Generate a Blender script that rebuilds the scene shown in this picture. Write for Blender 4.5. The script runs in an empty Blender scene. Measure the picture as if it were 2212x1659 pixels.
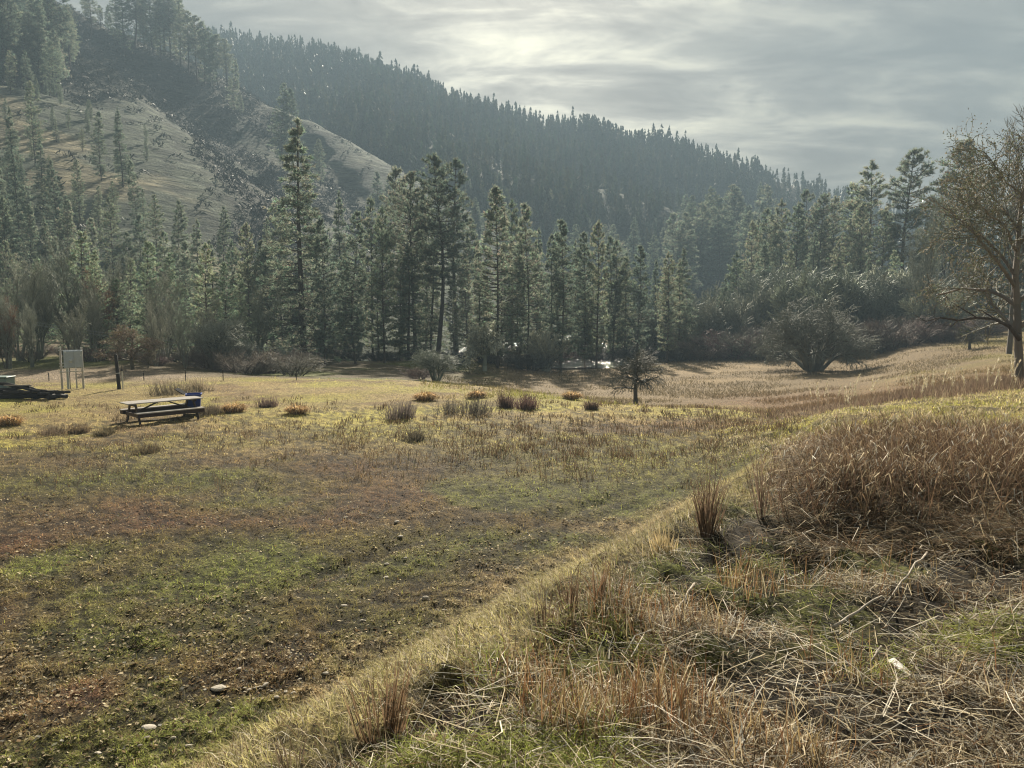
EXPO = 2.05
import bpy, math, random
import numpy as np
rng = np.random.default_rng(7)
random.seed(7)
col = bpy.context.scene.collection
ZC = 4.2; FP = 760.0; PITCH = math.atan(78.0/760.0)
cp, sp = math.cos(PITCH), math.sin(PITCH)
D = 1024.0/2212.0

def P(u, v, d):
    """world point on the photo ray (u,v) at depth y = d"""
    a = (u-512.0)/FP; b = (384.0-v)/FP
    dy = cp + b*sp; dz = -sp + b*cp
    return (a/dy*d, d, ZC + dz/dy*d)
def zv(v, d):
    return P(512, v, d)[2]
def ucol(x, y, z=0.0):
    """photo column of a ground point (z close to 0)"""
    y = np.maximum(y, 1.0)
    w = y*cp - (z-ZC)*sp
    return 512 + FP*x/np.maximum(w, 1.0)

# ---------------------------------------------------------------- noise
def _hash(ix, iy, seed):
    h = (ix.astype(np.int64)*374761393 + iy.astype(np.int64)*668265263 + seed*974711) & 0x7fffffff
    h = (h ^ (h >> 13))*1274126177 & 0x7fffffff
    h = h ^ (h >> 16)
    return (h & 0xffff)/65535.0
def vnoise(x, y, seed=0):
    x = np.asarray(x, float); y = np.asarray(y, float)
    ix = np.floor(x).astype(np.int64); iy = np.floor(y).astype(np.int64)
    fx = x-ix; fy = y-iy
    fx = fx*fx*(3-2*fx); fy = fy*fy*(3-2*fy)
    a = _hash(ix, iy, seed); b = _hash(ix+1, iy, seed); c = _hash(ix, iy+1, seed); d = _hash(ix+1, iy+1, seed)
    return (a*(1-fx)+b*fx)*(1-fy) + (c*(1-fx)+d*fx)*fy
def fbm(x, y, seed=0, o=4):
    s = 0; a = .5; t = 0
    for i in range(o):
        s = s + a*vnoise(x*2**i+17.3*i, y*2**i-9.1*i, seed+i); t += a; a *= .5
    return s/t
def sstep(x, a, b):
    t = np.clip((x-a)/(b-a), 0, 1)
    return t*t*(3-2*t)

# ---------------------------------------------------------------- terrain
# photo columns; (depth, image row) pairs give the ground height there, (depth, None, z) gives it directly
COLS = {
 -500: [(2,None,0),(45,None,0),(70,None,.6),(120,None,4),(300,None,10),(1200,None,20)],
 0:    [(2,None,0),(46,None,0),(60,None,.3),(100,None,1),(200,None,6),(1200,None,20)],
 130:  [(2,None,0),(41,None,0),(60,None,.1),(85,None,-.6),(110,None,-1),(240,None,4),(1200,None,20)],
 260:  [(2,None,0),(43.5,None,0.05),(52,None,-.6),(62,None,-1.2),(84,None,-1.9),(96,None,-2.4),(108,None,-4.6),(215,None,-4.6),(240,None,-1),(400,None,6),(1200,None,20)],
 390:  [(2,None,0),(43,None,0.08),(50,None,-.7),(60,None,-1.3),(82,None,-1.9),(96,None,-2.6),(106,None,-4.6),(215,None,-4.6),(240,None,-1),(400,None,6),(1200,None,20)],
 480:  [(2,None,0),(39.5,None,.05),(46,None,-.8),(58,386),(80,374),(95,None,-2.1),(112,None,-3.0),(125,None,-4.6),(215,None,-4.6),(240,None,-1),(400,None,6),(1200,None,20)],
 560:  [(2,None,0),(36.5,None,.05),(43,None,-1.1),(55,396),(70,384),(90,371),(115,361),(130,None,-3.4),(150,None,-4.6),(215,None,-4.6),(240,None,-1),(400,None,6),(1200,None,20)],
 640:  [(2,None,0),(20,None,0),(32.5,403),(38,None,-1.2),(50,400),(62,389),(85,371),(110,359),(140,350),(160,None,-1.6),(215,None,-1.6),(240,None,-1),(400,None,6),(1200,None,20)],
 700:  [(2,None,0),(10,None,.15),(20,None,.12),(31.5,407),(37,None,-1.0),(48,401),(62,388),(85,368),(110,357),(145,348),(200,None,-2.2),(400,None,6),(1200,None,20)],
 760:  [(2,None,0),(8,None,.9),(14,None,.7),(20,None,.55),(30,412),(35,None,-.9),(45,401),(60,388),(80,370),(110,355),(145,346),(250,None,0),(400,None,9),(1200,None,20)],
 850:  [(2,None,1.6),(10,None,2.0),(15,None,1.7),(22,408),(26,None,.4),(34,403),(46,392),(60,382),(78,369),(110,349),(145,337),(250,None,6),(400,None,14),(1200,None,30)],
 930:  [(2,None,2.4),(10,None,2.4),(15,None,1.9),(22,402),(27,None,.9),(34,393),(46,380),(60,366),(78,350),(110,331),(145,325),(250,None,10),(400,None,18),(1200,None,40)],
 1010: [(2,None,2.5),(10,None,2.5),(15,None,2.0),(22,395),(27,None,1.3),(34,385),(46,372),(60,356),(78,340),(110,325),(145,319),(250,None,12),(400,None,22),(1200,None,40)],
 1300: [(2,None,2.7),(10,None,2.7),(22,None,2.4),(46,None,2.6),(100,None,4),(250,None,14),(1200,None,45)],
}
_cu = sorted(COLS)
_rd = np.exp(np.linspace(math.log(2.0), math.log(1300.0), 260))
_T = np.zeros((len(_cu), len(_rd)))
for i, c in enumerate(_cu):
    ds = [math.log(e[0]) for e in COLS[c]]
    zs = [e[2] if e[1] is None else zv(e[1], e[0]) for e in COLS[c]]
    zz = np.interp(np.log(_rd), ds, zs)
    k = np.array([1, 2, 3, 2, 1.])/9
    zz = np.convolve(np.pad(zz, 2, mode='edge'), k, mode='valid')
    _T[i] = zz
_cua = np.array(_cu, float)
def table(x, y):
    r = np.sqrt(x*x+y*y)
    yy = np.maximum(y, .42*r)            # clamp azimuth far outside the view
    u = np.clip(512 + FP*x/(yy*cp+ZC*sp), _cua[0], _cua[-1]-1e-3)
    i = np.clip(np.searchsorted(_cua, u, side='right')-1, 0, len(_cua)-2)
    t = (u-_cua[i])/(_cua[i+1]-_cua[i]); t = t*t*(3-2*t)*.6+t*.4
    ld = (np.log(np.clip(yy, 2.0, 1299))-math.log(2.0))/(math.log(1300.0)-math.log(2.0))*(len(_rd)-1)
    j = np.clip(np.floor(ld).astype(int), 0, len(_rd)-2); f = ld-j
    a = _T[i, j]*(1-f)+_T[i, j+1]*f; b = _T[i+1, j]*(1-f)+_T[i+1, j+1]*f
    return a*(1-t)+b*t
NB = (-.815, .58); PB = (-.68, 2.63)
def sbank(x, y):
    return (x-PB[0])*NB[0] + (y-PB[1])*NB[1]
def ground0(x, y):
    x = np.asarray(x, float); y = np.asarray(y, float)
    r = np.sqrt(x*x+y*y)
    t = table(x, y)
    s = sbank(x, y) + .25*(fbm(x*.6, y*.6, 5, 3)-.5)
    w = 1-sstep(r, 8.5, 17)
    m = 1-np.clip((s-.05)/4.05, 0, 1); m = m*.8+.2*(1-sstep(s, -.15, 4.1))
    m = np.where(s > 3.2, m*(1-.5*sstep(s, 3.2, 4.1)), m)
    far = sstep(r, 8.5, 17)
    z = t*(1-m*w) + 2.6*m*w
    # behind the viewer the bank simply goes on
    return z
def ground(x, y):
    x = np.asarray(x, float); y = np.asarray(y, float)
    z = ground0(x, y)
    r = np.sqrt(x*x+y*y); s = sbank(x, y)
    near = 1-sstep(r, 30, 90)
    z = z + (fbm(x*.35, y*.35, 11, 3)-.5)*.16*(.3+.7*near) + (fbm(x*2.1, y*2.1, 12, 3)-.5)*.09*near + (fbm(x*8, y*8, 88, 2)-.5)*.075*(1-sstep(r, 18, 30))
    # old wheel ruts and plough lines parallel to the bank
    al = (x-PB[0])*.58+(y-PB[1])*.815
    wob = (fbm(al*.25, s*.1, 31, 2)-.5)*1.2
    for c0, dpt, wd in ((5.4, .09, .22), (6.9, .10, .25), (7.8, .05, .2), (9.6, .06, .25), (4.7, .05, .2)):
        z = z - dpt*np.exp(-((s-c0-wob)/wd)**2)*sstep(vnoise(al*.3, s*0+c0, 33), .25, .7)*(1-sstep(r, 18, 26))*(x < 6)
    # clods on the bank
    bk = (1-sstep(s, .5, 3))*(1-sstep(r, 12, 18))
    z = z + bk*((fbm(x*3.2, y*3.2, 41, 3)-.5)*.17)
    # rough hummocks on the rise at the right
    hm = np.exp(-((np.hypot(x, y)-21)/5.0)**2)*sstep(x, 5, 8)
    z = z + hm*(fbm(x*1.1, y*1.1, 43, 3)-.5)*.55
    return z

def smax(a, b, k):
    h = np.clip(.5+.5*(a-b)/k, 0, 1)
    return b*(1-h)+a*h + k*h*(1-h)
def ridge(x, y, pts, slope, conc=0.0):
    """height of a ridge whose crest runs through pts (u,v,d)"""
    best = np.full(np.shape(x), -1e9)
    W = [P(*p) for p in pts]
    for (x0, y0, z0), (x1, y1, z1) in zip(W[:-1], W[1:]):
        dx, dy = x1-x0, y1-y0
        t = np.clip(((x-x0)*dx+(y-y0)*dy)/(dx*dx+dy*dy), 0, 1)
        dd = np.hypot(x-(x0+dx*t), y-(y0+dy*t))
        h = z0+(z1-z0)*t - slope*(np.sqrt(dd*dd+36)-6)
        best = np.maximum(best, h)
    return best
RA1 = [(-700, 60, 330), (-300, 0, 330), (0, -10, 335), (60, 5, 340), (110, 28, 340), (160, 50, 340), (205, 80, 335), (259, 103, 330), (301, 121, 325), (324, 141, 318), (393, 172, 300), (486, 230, 275), (560, 290, 255), (600, 330, 245)]
RA2 = [(30, 40, 275), (80, 60, 260), (120, 92, 240), (165, 120, 225), (210, 150, 208), (250, 190, 190), (285, 232, 170), (320, 290, 140)]
RA3 = [(-700, 60, 260), (-300, 20, 230), (-120, 40, 220), (-20, 90, 195), (30, 135, 175), (70, 185, 155), (110, 235, 135), (150, 290, 118)]
GUL = [(100, 50, 318), (150, 78, 300), (190, 104, 280), (225, 138, 255), (255, 172, 232), (280, 205, 208), (302, 240, 180), (318, 280, 150)]
GUL2 = [(225, 95, 318), (262, 122, 305), (300, 160, 285), (335, 200, 262), (362, 240, 238), (385, 290, 205)]
def gdist(x, y, pts):
    return -ridge(x, y, [(u, 306, d) for u, v, d in pts], 1.0)
def hillA(x, y):
    wx = x+(fbm(x*.02, y*.02, 51, 3)-.5)*10; wy = y+(fbm(x*.02+9, y*.02, 52, 3)-.5)*10
    edge = sstep(np.hypot(x, y), 150, 300)*.8
    wx = x+(wx-x)*(1-edge); wy = y+(wy-y)*(1-edge)
    h = smax(smax(ridge(wx, wy, RA1, .60), ridge(wx, wy, RA2, .58), 9), ridge(wx, wy, RA3, .52), 22)
    g = fbm(x*.075-y*.05, (x+y)*.014, 53, 4)-.5
    h = h - 6.5*np.exp(-((gdist(x, y, GUL)+4)/13.0)**2)*sstep(h, 4, 20) - 3.0*np.exp(-((gdist(x, y, GUL2)+4)/9.0)**2)*sstep(h, 4, 20)
    return h + g*3.0*(1-.75*sstep(h-ridge(x, y, RA1, .62), -8, 8)*sstep(h-70, 0, 20)*0)
RB = [(-900, 200, 500), (-300, 120, 520), (60, 50, 560), (200, 42, 590), (324, 58, 590), (403, 85, 585), (477, 108, 578), (574, 133, 565), (657, 152, 552), (741, 172, 536), (833, 197, 512), (895, 219, 495), (960, 238, 475), (1100, 270, 460), (1500, 300, 460)]
RC = [(330, 215, 455), (430, 190, 430), (500, 172, 418), (551, 175, 405), (600, 186, 394), (650, 203, 384), (700, 226, 370), (735, 240, 350), (765, 262, 325)]
def hillB(x, y):
    h = ridge(x, y, RB, .5)
    h = h + (fbm(x*.015, y*.006, 61, 3)-.5)*18*sstep(np.abs(h-ridge(x, y, RB, 0.0)), 15, 60)
    return h
def hillC(x, y):
    return ridge(x, y, RC, .5) + (fbm(x*.03, y*.03, 63, 2)-.5)*5
def H(x, y):
    x = np.asarray(x, float); y = np.asarray(y, float)
    g = ground(x, y)
    g = np.maximum(g, hillA(x, y)); g = np.maximum(g, hillB(x, y)); g = np.maximum(g, hillC(x, y))
    return g

# ---------------------------------------------------------------- mesh helpers
def mesh_np(name, V, F, mat, parent=None, colr=None, smooth=False, link=True):
    """V (n,3), F (m,k) of one polygon size"""
    V = np.ascontiguousarray(V, dtype=np.float32); F = np.ascontiguousarray(F, dtype=np.int32)
    me = bpy.data.meshes.new(name)
    me.vertices.add(len(V)); me.vertices.foreach_set('co', V.ravel())
    m, k = F.shape
    me.loops.add(m*k); me.loops.foreach_set('vertex_index', F.ravel())
    me.polygons.add(m); me.polygons.foreach_set('loop_start', np.arange(0, m*k, k, dtype=np.int32))
    if smooth: me.polygons.foreach_set('use_smooth', np.ones(m, dtype=bool))
    if colr is not None:
        a = me.color_attributes.new('Col', 'FLOAT_COLOR', 'POINT')
        c = np.ones((len(V), 4), dtype=np.float32); c[:, :3] = colr
        a.data.foreach_set('color', c.ravel())
    me.update(calc_edges=True)
    me.materials.append(mat)
    if not link: return me
    o = bpy.data.objects.new(name, me); col.objects.link(o)
    if parent: o.parent = parent
    return o
def tag(o, label=None, cat=None, group=None, kind=None):
    if label: o['label'] = label
    if cat: o['category'] = cat
    if group: o['group'] = group
    if kind: o['kind'] = kind
    return o
def empty(name, loc, rz=0.0):
    o = bpy.data.objects.new(name, None); col.objects.link(o)
    o.location = loc; o.rotation_euler = (0, 0, rz); o.empty_display_size = .3
    return o
def put(name, me, parent=None):
    o = bpy.data.objects.new(name, me); col.objects.link(o)
    if parent: o.parent = parent
    return o

class MB:
    def __init__(s): s.v = []; s.f = []
    def add(s, V, F):
        n = len(s.v); s.v += [tuple(p) for p in V]; s.f += [tuple(i+n for i in f) for f in F]
    def box(s, c, size, R=None, taper=1.0):
        hx, hy, hz = size[0]/2, size[1]/2, size[2]/2
        V = []
        for z in (-hz, hz):
            k = 1 if z < 0 else taper
            for x, y in ((-hx*k, -hy*k), (hx*k, -hy*k), (hx*k, hy*k), (-hx*k, hy*k)): V.append((x, y, z))
        if R is not None: V = [tuple(R @ np.array(p)) for p in V]
        V = [(p[0]+c[0], p[1]+c[1], p[2]+c[2]) for p in V]
        s.add(V, [(3, 2, 1, 0), (4, 5, 6, 7), (0, 1, 5, 4), (1, 2, 6, 5), (2, 3, 7, 6), (3, 0, 4, 7)])
    def beam(s, a, b, w, h):
        """board from a to b, w across (horizontal), h deep"""
        a = np.array(a, float); b = np.array(b, float); d = b-a; L = np.linalg.norm(d); d /= L
        up = np.array((0, 0, 1.)) if abs(d[2]) < .95 else np.array((1., 0, 0))
        sx = np.cross(d, up); sx /= np.linalg.norm(sx); sz = np.cross(sx, d)
        R = np.stack([d, sx, sz], axis=1)
        s.box((a+b)/2, (L, w, h), R)
    def tube(s, pts, rad, n=8, cap=True):
        pts = [np.array(p, float) for p in pts]
        if not hasattr(rad, '__len__'): rad = [rad]*len(pts)
        base = len(s.v); V = []; F = []
        for i, p in enumerate(pts):
            d = (pts[min(i+1, len(pts)-1)]-pts[max(i-1, 0)]); d = d/np.linalg.norm(d)
            up = np.array((0, 0, 1.)) if abs(d[2]) < .9 else np.array((1., 0, 0))
            a = np.cross(d, up); a /= np.linalg.norm(a); b = np.cross(d, a)
            for k in range(n):
                t = 2*math.pi*k/n
                V.append(p+rad[i]*(math.cos(t)*a+math.sin(t)*b))
        for i in range(len(pts)-1):
            for k in range(n):
                F.append((i*n+k, i*n+(k+1) % n, (i+1)*n+(k+1) % n, (i+1)*n+k))
        if cap:
            F.append(tuple(range(n))); F.append(tuple((len(pts)-1)*n+k for k in reversed(range(n))))
        s.add(V, F)
    def build(s, name, mat, parent=None, bevel=0.0, smooth=False):
        me = bpy.data.meshes.new(name); me.from_pydata(s.v, [], s.f); me.update()
        import bmesh
        bm = bmesh.new(); bm.from_mesh(me); bmesh.ops.recalc_face_normals(bm, faces=bm.faces)
        if bevel > 0: bmesh.ops.bevel(bm, geom=list(bm.edges), offset=bevel, segments=1, affect='EDGES', clamp_overlap=True)
        bm.to_mesh(me); bm.free()
        if smooth:
            for p in me.polygons: p.use_smooth = True
        me.materials.append(mat)
        o = bpy.data.objects.new(name, me); col.objects.link(o)
        if parent: o.parent = parent
        return o

# ---------------------------------------------------------------- materials
def newmat(name):
    m = bpy.data.materials.new(name); m.use_nodes = True
    nt = m.node_tree; nt.nodes.clear()
    out = nt.nodes.new('ShaderNodeOutputMaterial')
    return m, nt, out
def N(nt, typ, **kw):
    n = nt.nodes.new(typ)
    for k, v in kw.items():
        if k.startswith('i_'): n.inputs[k[2:].replace('_', ' ')].default_value = v
        else: setattr(n, k, v)
    return n
def leafmat(name, trans=.35, rough=.55, spec=.35, tint=(1, 1, 1), var=.0):
    m, nt, out = newmat(name); L = nt.links.new
    a = N(nt, 'ShaderNodeAttribute', attribute_name='Col')
    mx = N(nt, 'ShaderNodeMix', data_type='RGBA', blend_type='MULTIPLY'); mx.inputs[0].default_value = 1
    L(a.outputs['Color'], mx.inputs[6]); mx.inputs[7].default_value = (*tint, 1)
    src = mx.outputs[2]
    if var > 0:
        oi = N(nt, 'ShaderNodeObjectInfo')
        hs = N(nt, 'ShaderNodeHueSaturation')
        mr = N(nt, 'ShaderNodeMapRange'); mr.inputs['To Min'].default_value = 1-var; mr.inputs['To Max'].default_value = 1+var
        L(oi.outputs['Random'], mr.inputs['Value']); L(mr.outputs[0], hs.inputs['Value'])
        mr2 = N(nt, 'ShaderNodeMapRange'); mr2.inputs['To Min'].default_value = .5+.045; mr2.inputs['To Max'].default_value = .5-.045
        L(oi.outputs['Random'], mr2.inputs['Value']); L(mr2.outputs[0], hs.inputs['Hue'])
        L(src, hs.inputs['Color']); src = hs.outputs[0]
    p = N(nt, 'ShaderNodeBsdfPrincipled'); p.inputs['Roughness'].default_value = rough
    p.inputs['Specular IOR Level'].default_value = spec
    L(src, p.inputs['Base Color'])
    t = N(nt, 'ShaderNodeBsdfTranslucent'); L(src, t.inputs['Color'])
    ms = N(nt, 'ShaderNodeMixShader'); ms.inputs[0].default_value = trans
    L(p.outputs[0], ms.inputs[1]); L(t.outputs[0], ms.inputs[2]); L(ms.outputs[0], out.inputs[0])
    return m
def plain(name, c, rough=.7, noise=0.0, scale=20.0, spec=.4, metal=0.0, bump=0.0, c2=None, stretch=None):
    m, nt, out = newmat(name); L = nt.links.new
    p = N(nt, 'ShaderNodeBsdfPrincipled'); p.inputs['Roughness'].default_value = rough
    p.inputs['Specular IOR Level'].default_value = spec; p.inputs['Metallic'].default_value = metal
    tc = N(nt, 'ShaderNodeTexCoord'); mp = N(nt, 'ShaderNodeMapping')
    if stretch: mp.inputs['Scale'].default_value = stretch
    L(tc.outputs['Object'], mp.inputs[0])
    nz = N(nt, 'ShaderNodeTexNoise'); nz.inputs['Scale'].default_value = scale; nz.inputs['Detail'].default_value = 6
    L(mp.outputs[0], nz.inputs['Vector'])
    rp = N(nt, 'ShaderNodeValToRGB')
    c2 = c2 or tuple(x*(1-noise) for x in c)
    rp.color_ramp.elements[0].position = .35; rp.color_ramp.elements[1].position = .65
    rp.color_ramp.elements[0].color = (*c2, 1); rp.color_ramp.elements[1].color = (*c, 1)
    L(nz.outputs[0], rp.inputs[0]); L(rp.outputs[0], p.inputs['Base Color'])
    if bump > 0:
        b = N(nt, 'ShaderNodeBump'); b.inputs['Strength'].default_value = bump; b.inputs['Distance'].default_value = .02
        L(nz.outputs[0], b.inputs['Height']); L(b.outputs[0], p.inputs['Normal'])
    L(p.outputs[0], out.inputs[0])
    return m
# ---------------------------------------------------------------- natural tint of the ground cover (albedo)
GREEN = np.array((.125, .150, .040)); BRIGHT = np.array((.34, .325, .10)); BROWN = np.array((.135, .098, .060)); REDBR = np.array((.15, .075, .052))
STRAW = np.array((.36, .29, .17)); TAN = np.array((.195, .155, .105)); DARK = np.array((.035, .027, .018)); LITTER = np.array((.055, .045, .03)); ROAD = np.array((.22, .19, .17))
def lerp(a, b, t): return a*(1-t[..., None]) + b*t[..., None]
def spot(x, y, X, Y, rx, ry, d=None):
    """soft patch on the field around the place seen at display point (X,Y)"""
    p = P(X*D, Y*D, 10.0); k = (ZC)/(ZC-p[2]) if d is None else d/10.0
    cx, cy = p[0]*k, p[1]*k
    return np.exp(-((x-cx)/rx)**2-((y-cy)/ry)**2)
def tint(x, y):
    x = np.asarray(x, float); y = np.asarray(y, float)
    r = np.hypot(x, y); s = sbank(x, y)
    n1 = fbm(x*.28, y*.28, 71, 4); n2 = fbm(x*.9, y*.9, 72, 3); n3 = fbm(x*.12, y*.12, 73, 3)
    c = np.broadcast_to(BROWN, x.shape+(3,)).copy()
    c = lerp(c, GREEN, sstep(n1+.25*(n2-.5)+.0*r, .38, .56)*.92)
    c = lerp(c, REDBR, sstep(fbm(x*.35, y*.35, 74, 3), .58, .70)*.7)
    # the strip of field beyond about 20 m is paler and mossier
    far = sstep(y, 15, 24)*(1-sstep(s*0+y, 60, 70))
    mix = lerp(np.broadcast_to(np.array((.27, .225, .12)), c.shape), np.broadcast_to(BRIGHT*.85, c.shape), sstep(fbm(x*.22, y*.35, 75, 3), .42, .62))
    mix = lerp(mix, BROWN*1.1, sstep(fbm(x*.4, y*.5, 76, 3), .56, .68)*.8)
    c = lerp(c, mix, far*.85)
    for X, Y, rx, ry, cc, k in ((330, 1125, 2.0, 1.2, REDBR, .7), (160, 1130, 1.5, 1.0, BROWN, .8), (600, 1130, 2.2, 1.1, REDBR*.9, .6), (850, 1110, 2, .9, BROWN, .7), (720, 1020, 1.7, 1.0, REDBR, .8),
                                (1050, 1180, 3.0, 1.2, GREEN, .8), (250, 1040, 4.5, 1.6, GREEN*1.1, .7), (480, 1210, 2.2, .9, GREEN*1.2, .6), (820, 930, 3.5, 2.6, BRIGHT, .85), (650, 905, 4.0, 2.0, BRIGHT*.9, .5),
                                (1180, 990, 4, 1.6, GREEN*.8, .6), (950, 1010, 3, 1.4, BROWN*.8, .6), (1350, 1000, 2.5, 1.8, BRIGHT*.7, .7), (1500, 925, 4, 2.0, REDBR, .6), (1600, 950, 2.0, 1.2, REDBR*.9, .7), (1300, 1100, 2.2, 1.0, GREEN, .7),
                                (430, 960, 4, 1.2, STRAW*.8, .55), (900, 1290, 1.4, .9, BROWN*.9, .8), (650, 1400, 1.5, .8, BROWN*.8, .6), (300, 1370, 1.8, .6, GREEN*1.1, .5), (1500, 890, 5, 1.5, BRIGHT*.9, .6)):
        c = lerp(c, cc, spot(x, y, X, Y, rx, ry)*k)
    # bare dark soil in the ruts and patches
    rut = np.exp(-((s-5.4)/.35)**2)+np.exp(-((s-6.9)/.35)**2)+.6*np.exp(-((s-9.6)/.4)**2)
    c = lerp(c, DARK*1.5, np.clip(rut*sstep(n2, .35, .6)*(1-sstep(r, 14, 22))*(x < 4), 0, 1)*.75)
    # bank slope: pale dry grass above the toe, yellow-green just under the crest
    w = (1-sstep(r, 13, 18))
    sl = sstep(s, -.3, .0)*(1-sstep(s+(n2-.5)*2.2+(n1-.5)*1.5, 3.0, 5.2))*w
    yg = lerp(np.broadcast_to(np.array((.30, .275, .145)), c.shape), np.broadcast_to(np.array((.43, .36, .25)), c.shape), sstep(s+(n1-.5)*3.0, .5, 1.7))
    c = lerp(c, yg, sl)
    top = (1-sstep(s+(n2-.5)*.5, -.3, .0))*(1-sstep(r, 11, 16))
    tc = lerp(np.broadcast_to(LITTER, c.shape), np.broadcast_to(GREEN*1.1, c.shape), sstep(fbm(x*.8, y*.8, 77, 3), .5, .62)*.8)
    tc = lerp(tc, DARK, sstep(fbm(x*1.7, y*1.7, 78, 3), .52, .62)*.85)
    c = lerp(c, tc, top)
    # right-hand rise at 12-26 m: pale straw and yellow-green
    rise = sstep(x, 4.5, 8)*sstep(r, 12, 16)*(1-sstep(y-.08*x, 23.5, 25.5))
    c = lerp(c, lerp(np.broadcast_to(np.array((.34, .30, .18)), c.shape), np.broadcast_to(BRIGHT*.9, c.shape), sstep(fbm(x*.5, y*.5, 79, 3), .45, .6)), rise*.9)
    # far meadow
    u = ucol(x, y)
    fm = sstep(y, 36, 44)*sstep(u, 420, 520) + sstep(y, 25, 31)*sstep(u, 740, 790)
    fm = np.clip(fm, 0, 1)
    mc = lerp(np.broadcast_to(TAN*.88, c.shape), np.broadcast_to(np.array((.19, .17, .075)), c.shape), sstep(fbm(x*.06, y*.1, 81, 4)+.15*np.clip((u-900)/120, -1, 1), .50, .64)*.8)
    mc = lerp(mc, TAN*1.35, sstep(fbm(x*.05, y*.22, 82, 3), .56, .7)*.6)
    mc = lerp(mc, np.array((.15, .095, .060)), (1-sstep(y, 44, 58))*sstep(u, 640, 760)*.75)
    c = lerp(c, mc, fm)
    # trees' litter and road edge beyond the field on the left
    lt = sstep(y, 42, 50)*(1-sstep(u, 430, 520))
    lc = lerp(np.broadcast_to(np.array((.10, .085, .055)), c.shape), np.broadcast_to(GREEN*.8, c.shape), sstep(n3, .45, .6))
    c = lerp(c, lc, lt)
    rd = np.exp(-((y-47-.05*x)/4.0)**2)*(1-sstep(u, 150, 250))
    c = lerp(c, ROAD, np.clip(rd*1.2, 0, 1))
    c = lerp(c, np.array((.06, .06, .04)), sstep(y, 150, 170))
    micro = sstep(fbm(x*8, y*8, 88, 2), .34, .60)
    c = c*np.where(r < 32, .42+.78*micro, .98)[..., None]
    return c*(.98+.40*n2[..., None])*np.array((1.10, 1.06, .90))

def ground_material():
    m, nt, out = newmat('meadow_ground'); L = nt.links.new
    a = N(nt, 'ShaderNodeAttribute', attribute_name='Col')
    g = N(nt, 'ShaderNodeNewGeometry')
    n1 = N(nt, 'ShaderNodeTexNoise'); n1.inputs['Scale'].default_value = 26; n1.inputs['Detail'].default_value = 8; n1.inputs['Roughness'].default_value = .75
    n2 = N(nt, 'ShaderNodeTexNoise'); n2.inputs['Scale'].default_value = 4.5; n2.inputs['Detail'].default_value = 8; n2.inputs['Roughness'].default_value = .7
    L(g.outputs['Position'], n1.inputs['Vector']); L(g.outputs['Position'], n2.inputs['Vector'])
    r1 = N(nt, 'ShaderNodeValToRGB'); e = r1.color_ramp.elements
    e[0].position = .40; e[0].color = (.12, .11, .10, 1); e[1].position = .64; e[1].color = (1.9, 1.8, 1.65, 1)
    L(n1.outputs[0], r1.inputs[0])
    r2 = N(nt, 'ShaderNodeValToRGB'); e = r2.color_ramp.elements
    e[0].position = .35; e[0].color = (.55, .52, .5, 1); e[1].position = .65; e[1].color = (1.3, 1.3, 1.25, 1)
    L(n2.outputs[0], r2.inputs[0])
    m1 = N(nt, 'ShaderNodeMix', data_type='RGBA', blend_type='MULTIPLY'); m1.inputs[0].default_value = 1
    m2 = N(nt, 'ShaderNodeMix', data_type='RGBA', blend_type='MULTIPLY'); m2.inputs[0].default_value = 1
    L(a.outputs['Color'], m1.inputs[6]); L(r1.outputs[0], m1.inputs[7]); L(m1.outputs[2], m2.inputs[6]); L(r2.outputs[0], m2.inputs[7])
    p = N(nt, 'ShaderNodeBsdfPrincipled'); p.inputs['Roughness'].default_value = .9; p.inputs['Specular IOR Level'].default_value = .15
    L(m2.outputs[2], p.inputs['Base Color'])
    ad = N(nt, 'ShaderNodeMath', operation='ADD'); mu = N(nt, 'ShaderNodeMath', operation='MULTIPLY'); mu.inputs[1].default_value = .35
    L(n1.outputs[0], mu.inputs[0]); L(mu.outputs[0], ad.inputs[0]); L(n2.outputs[0], ad.inputs[1])
    b = N(nt, 'ShaderNodeBump'); b.inputs['Strength'].default_value = 1.0; b.inputs['Distance'].default_value = .16
    L(ad.outputs[0], b.inputs['Height']); L(b.outputs[0], p.inputs['Normal']); L(p.outputs[0], out.inputs[0])
    return m
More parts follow.
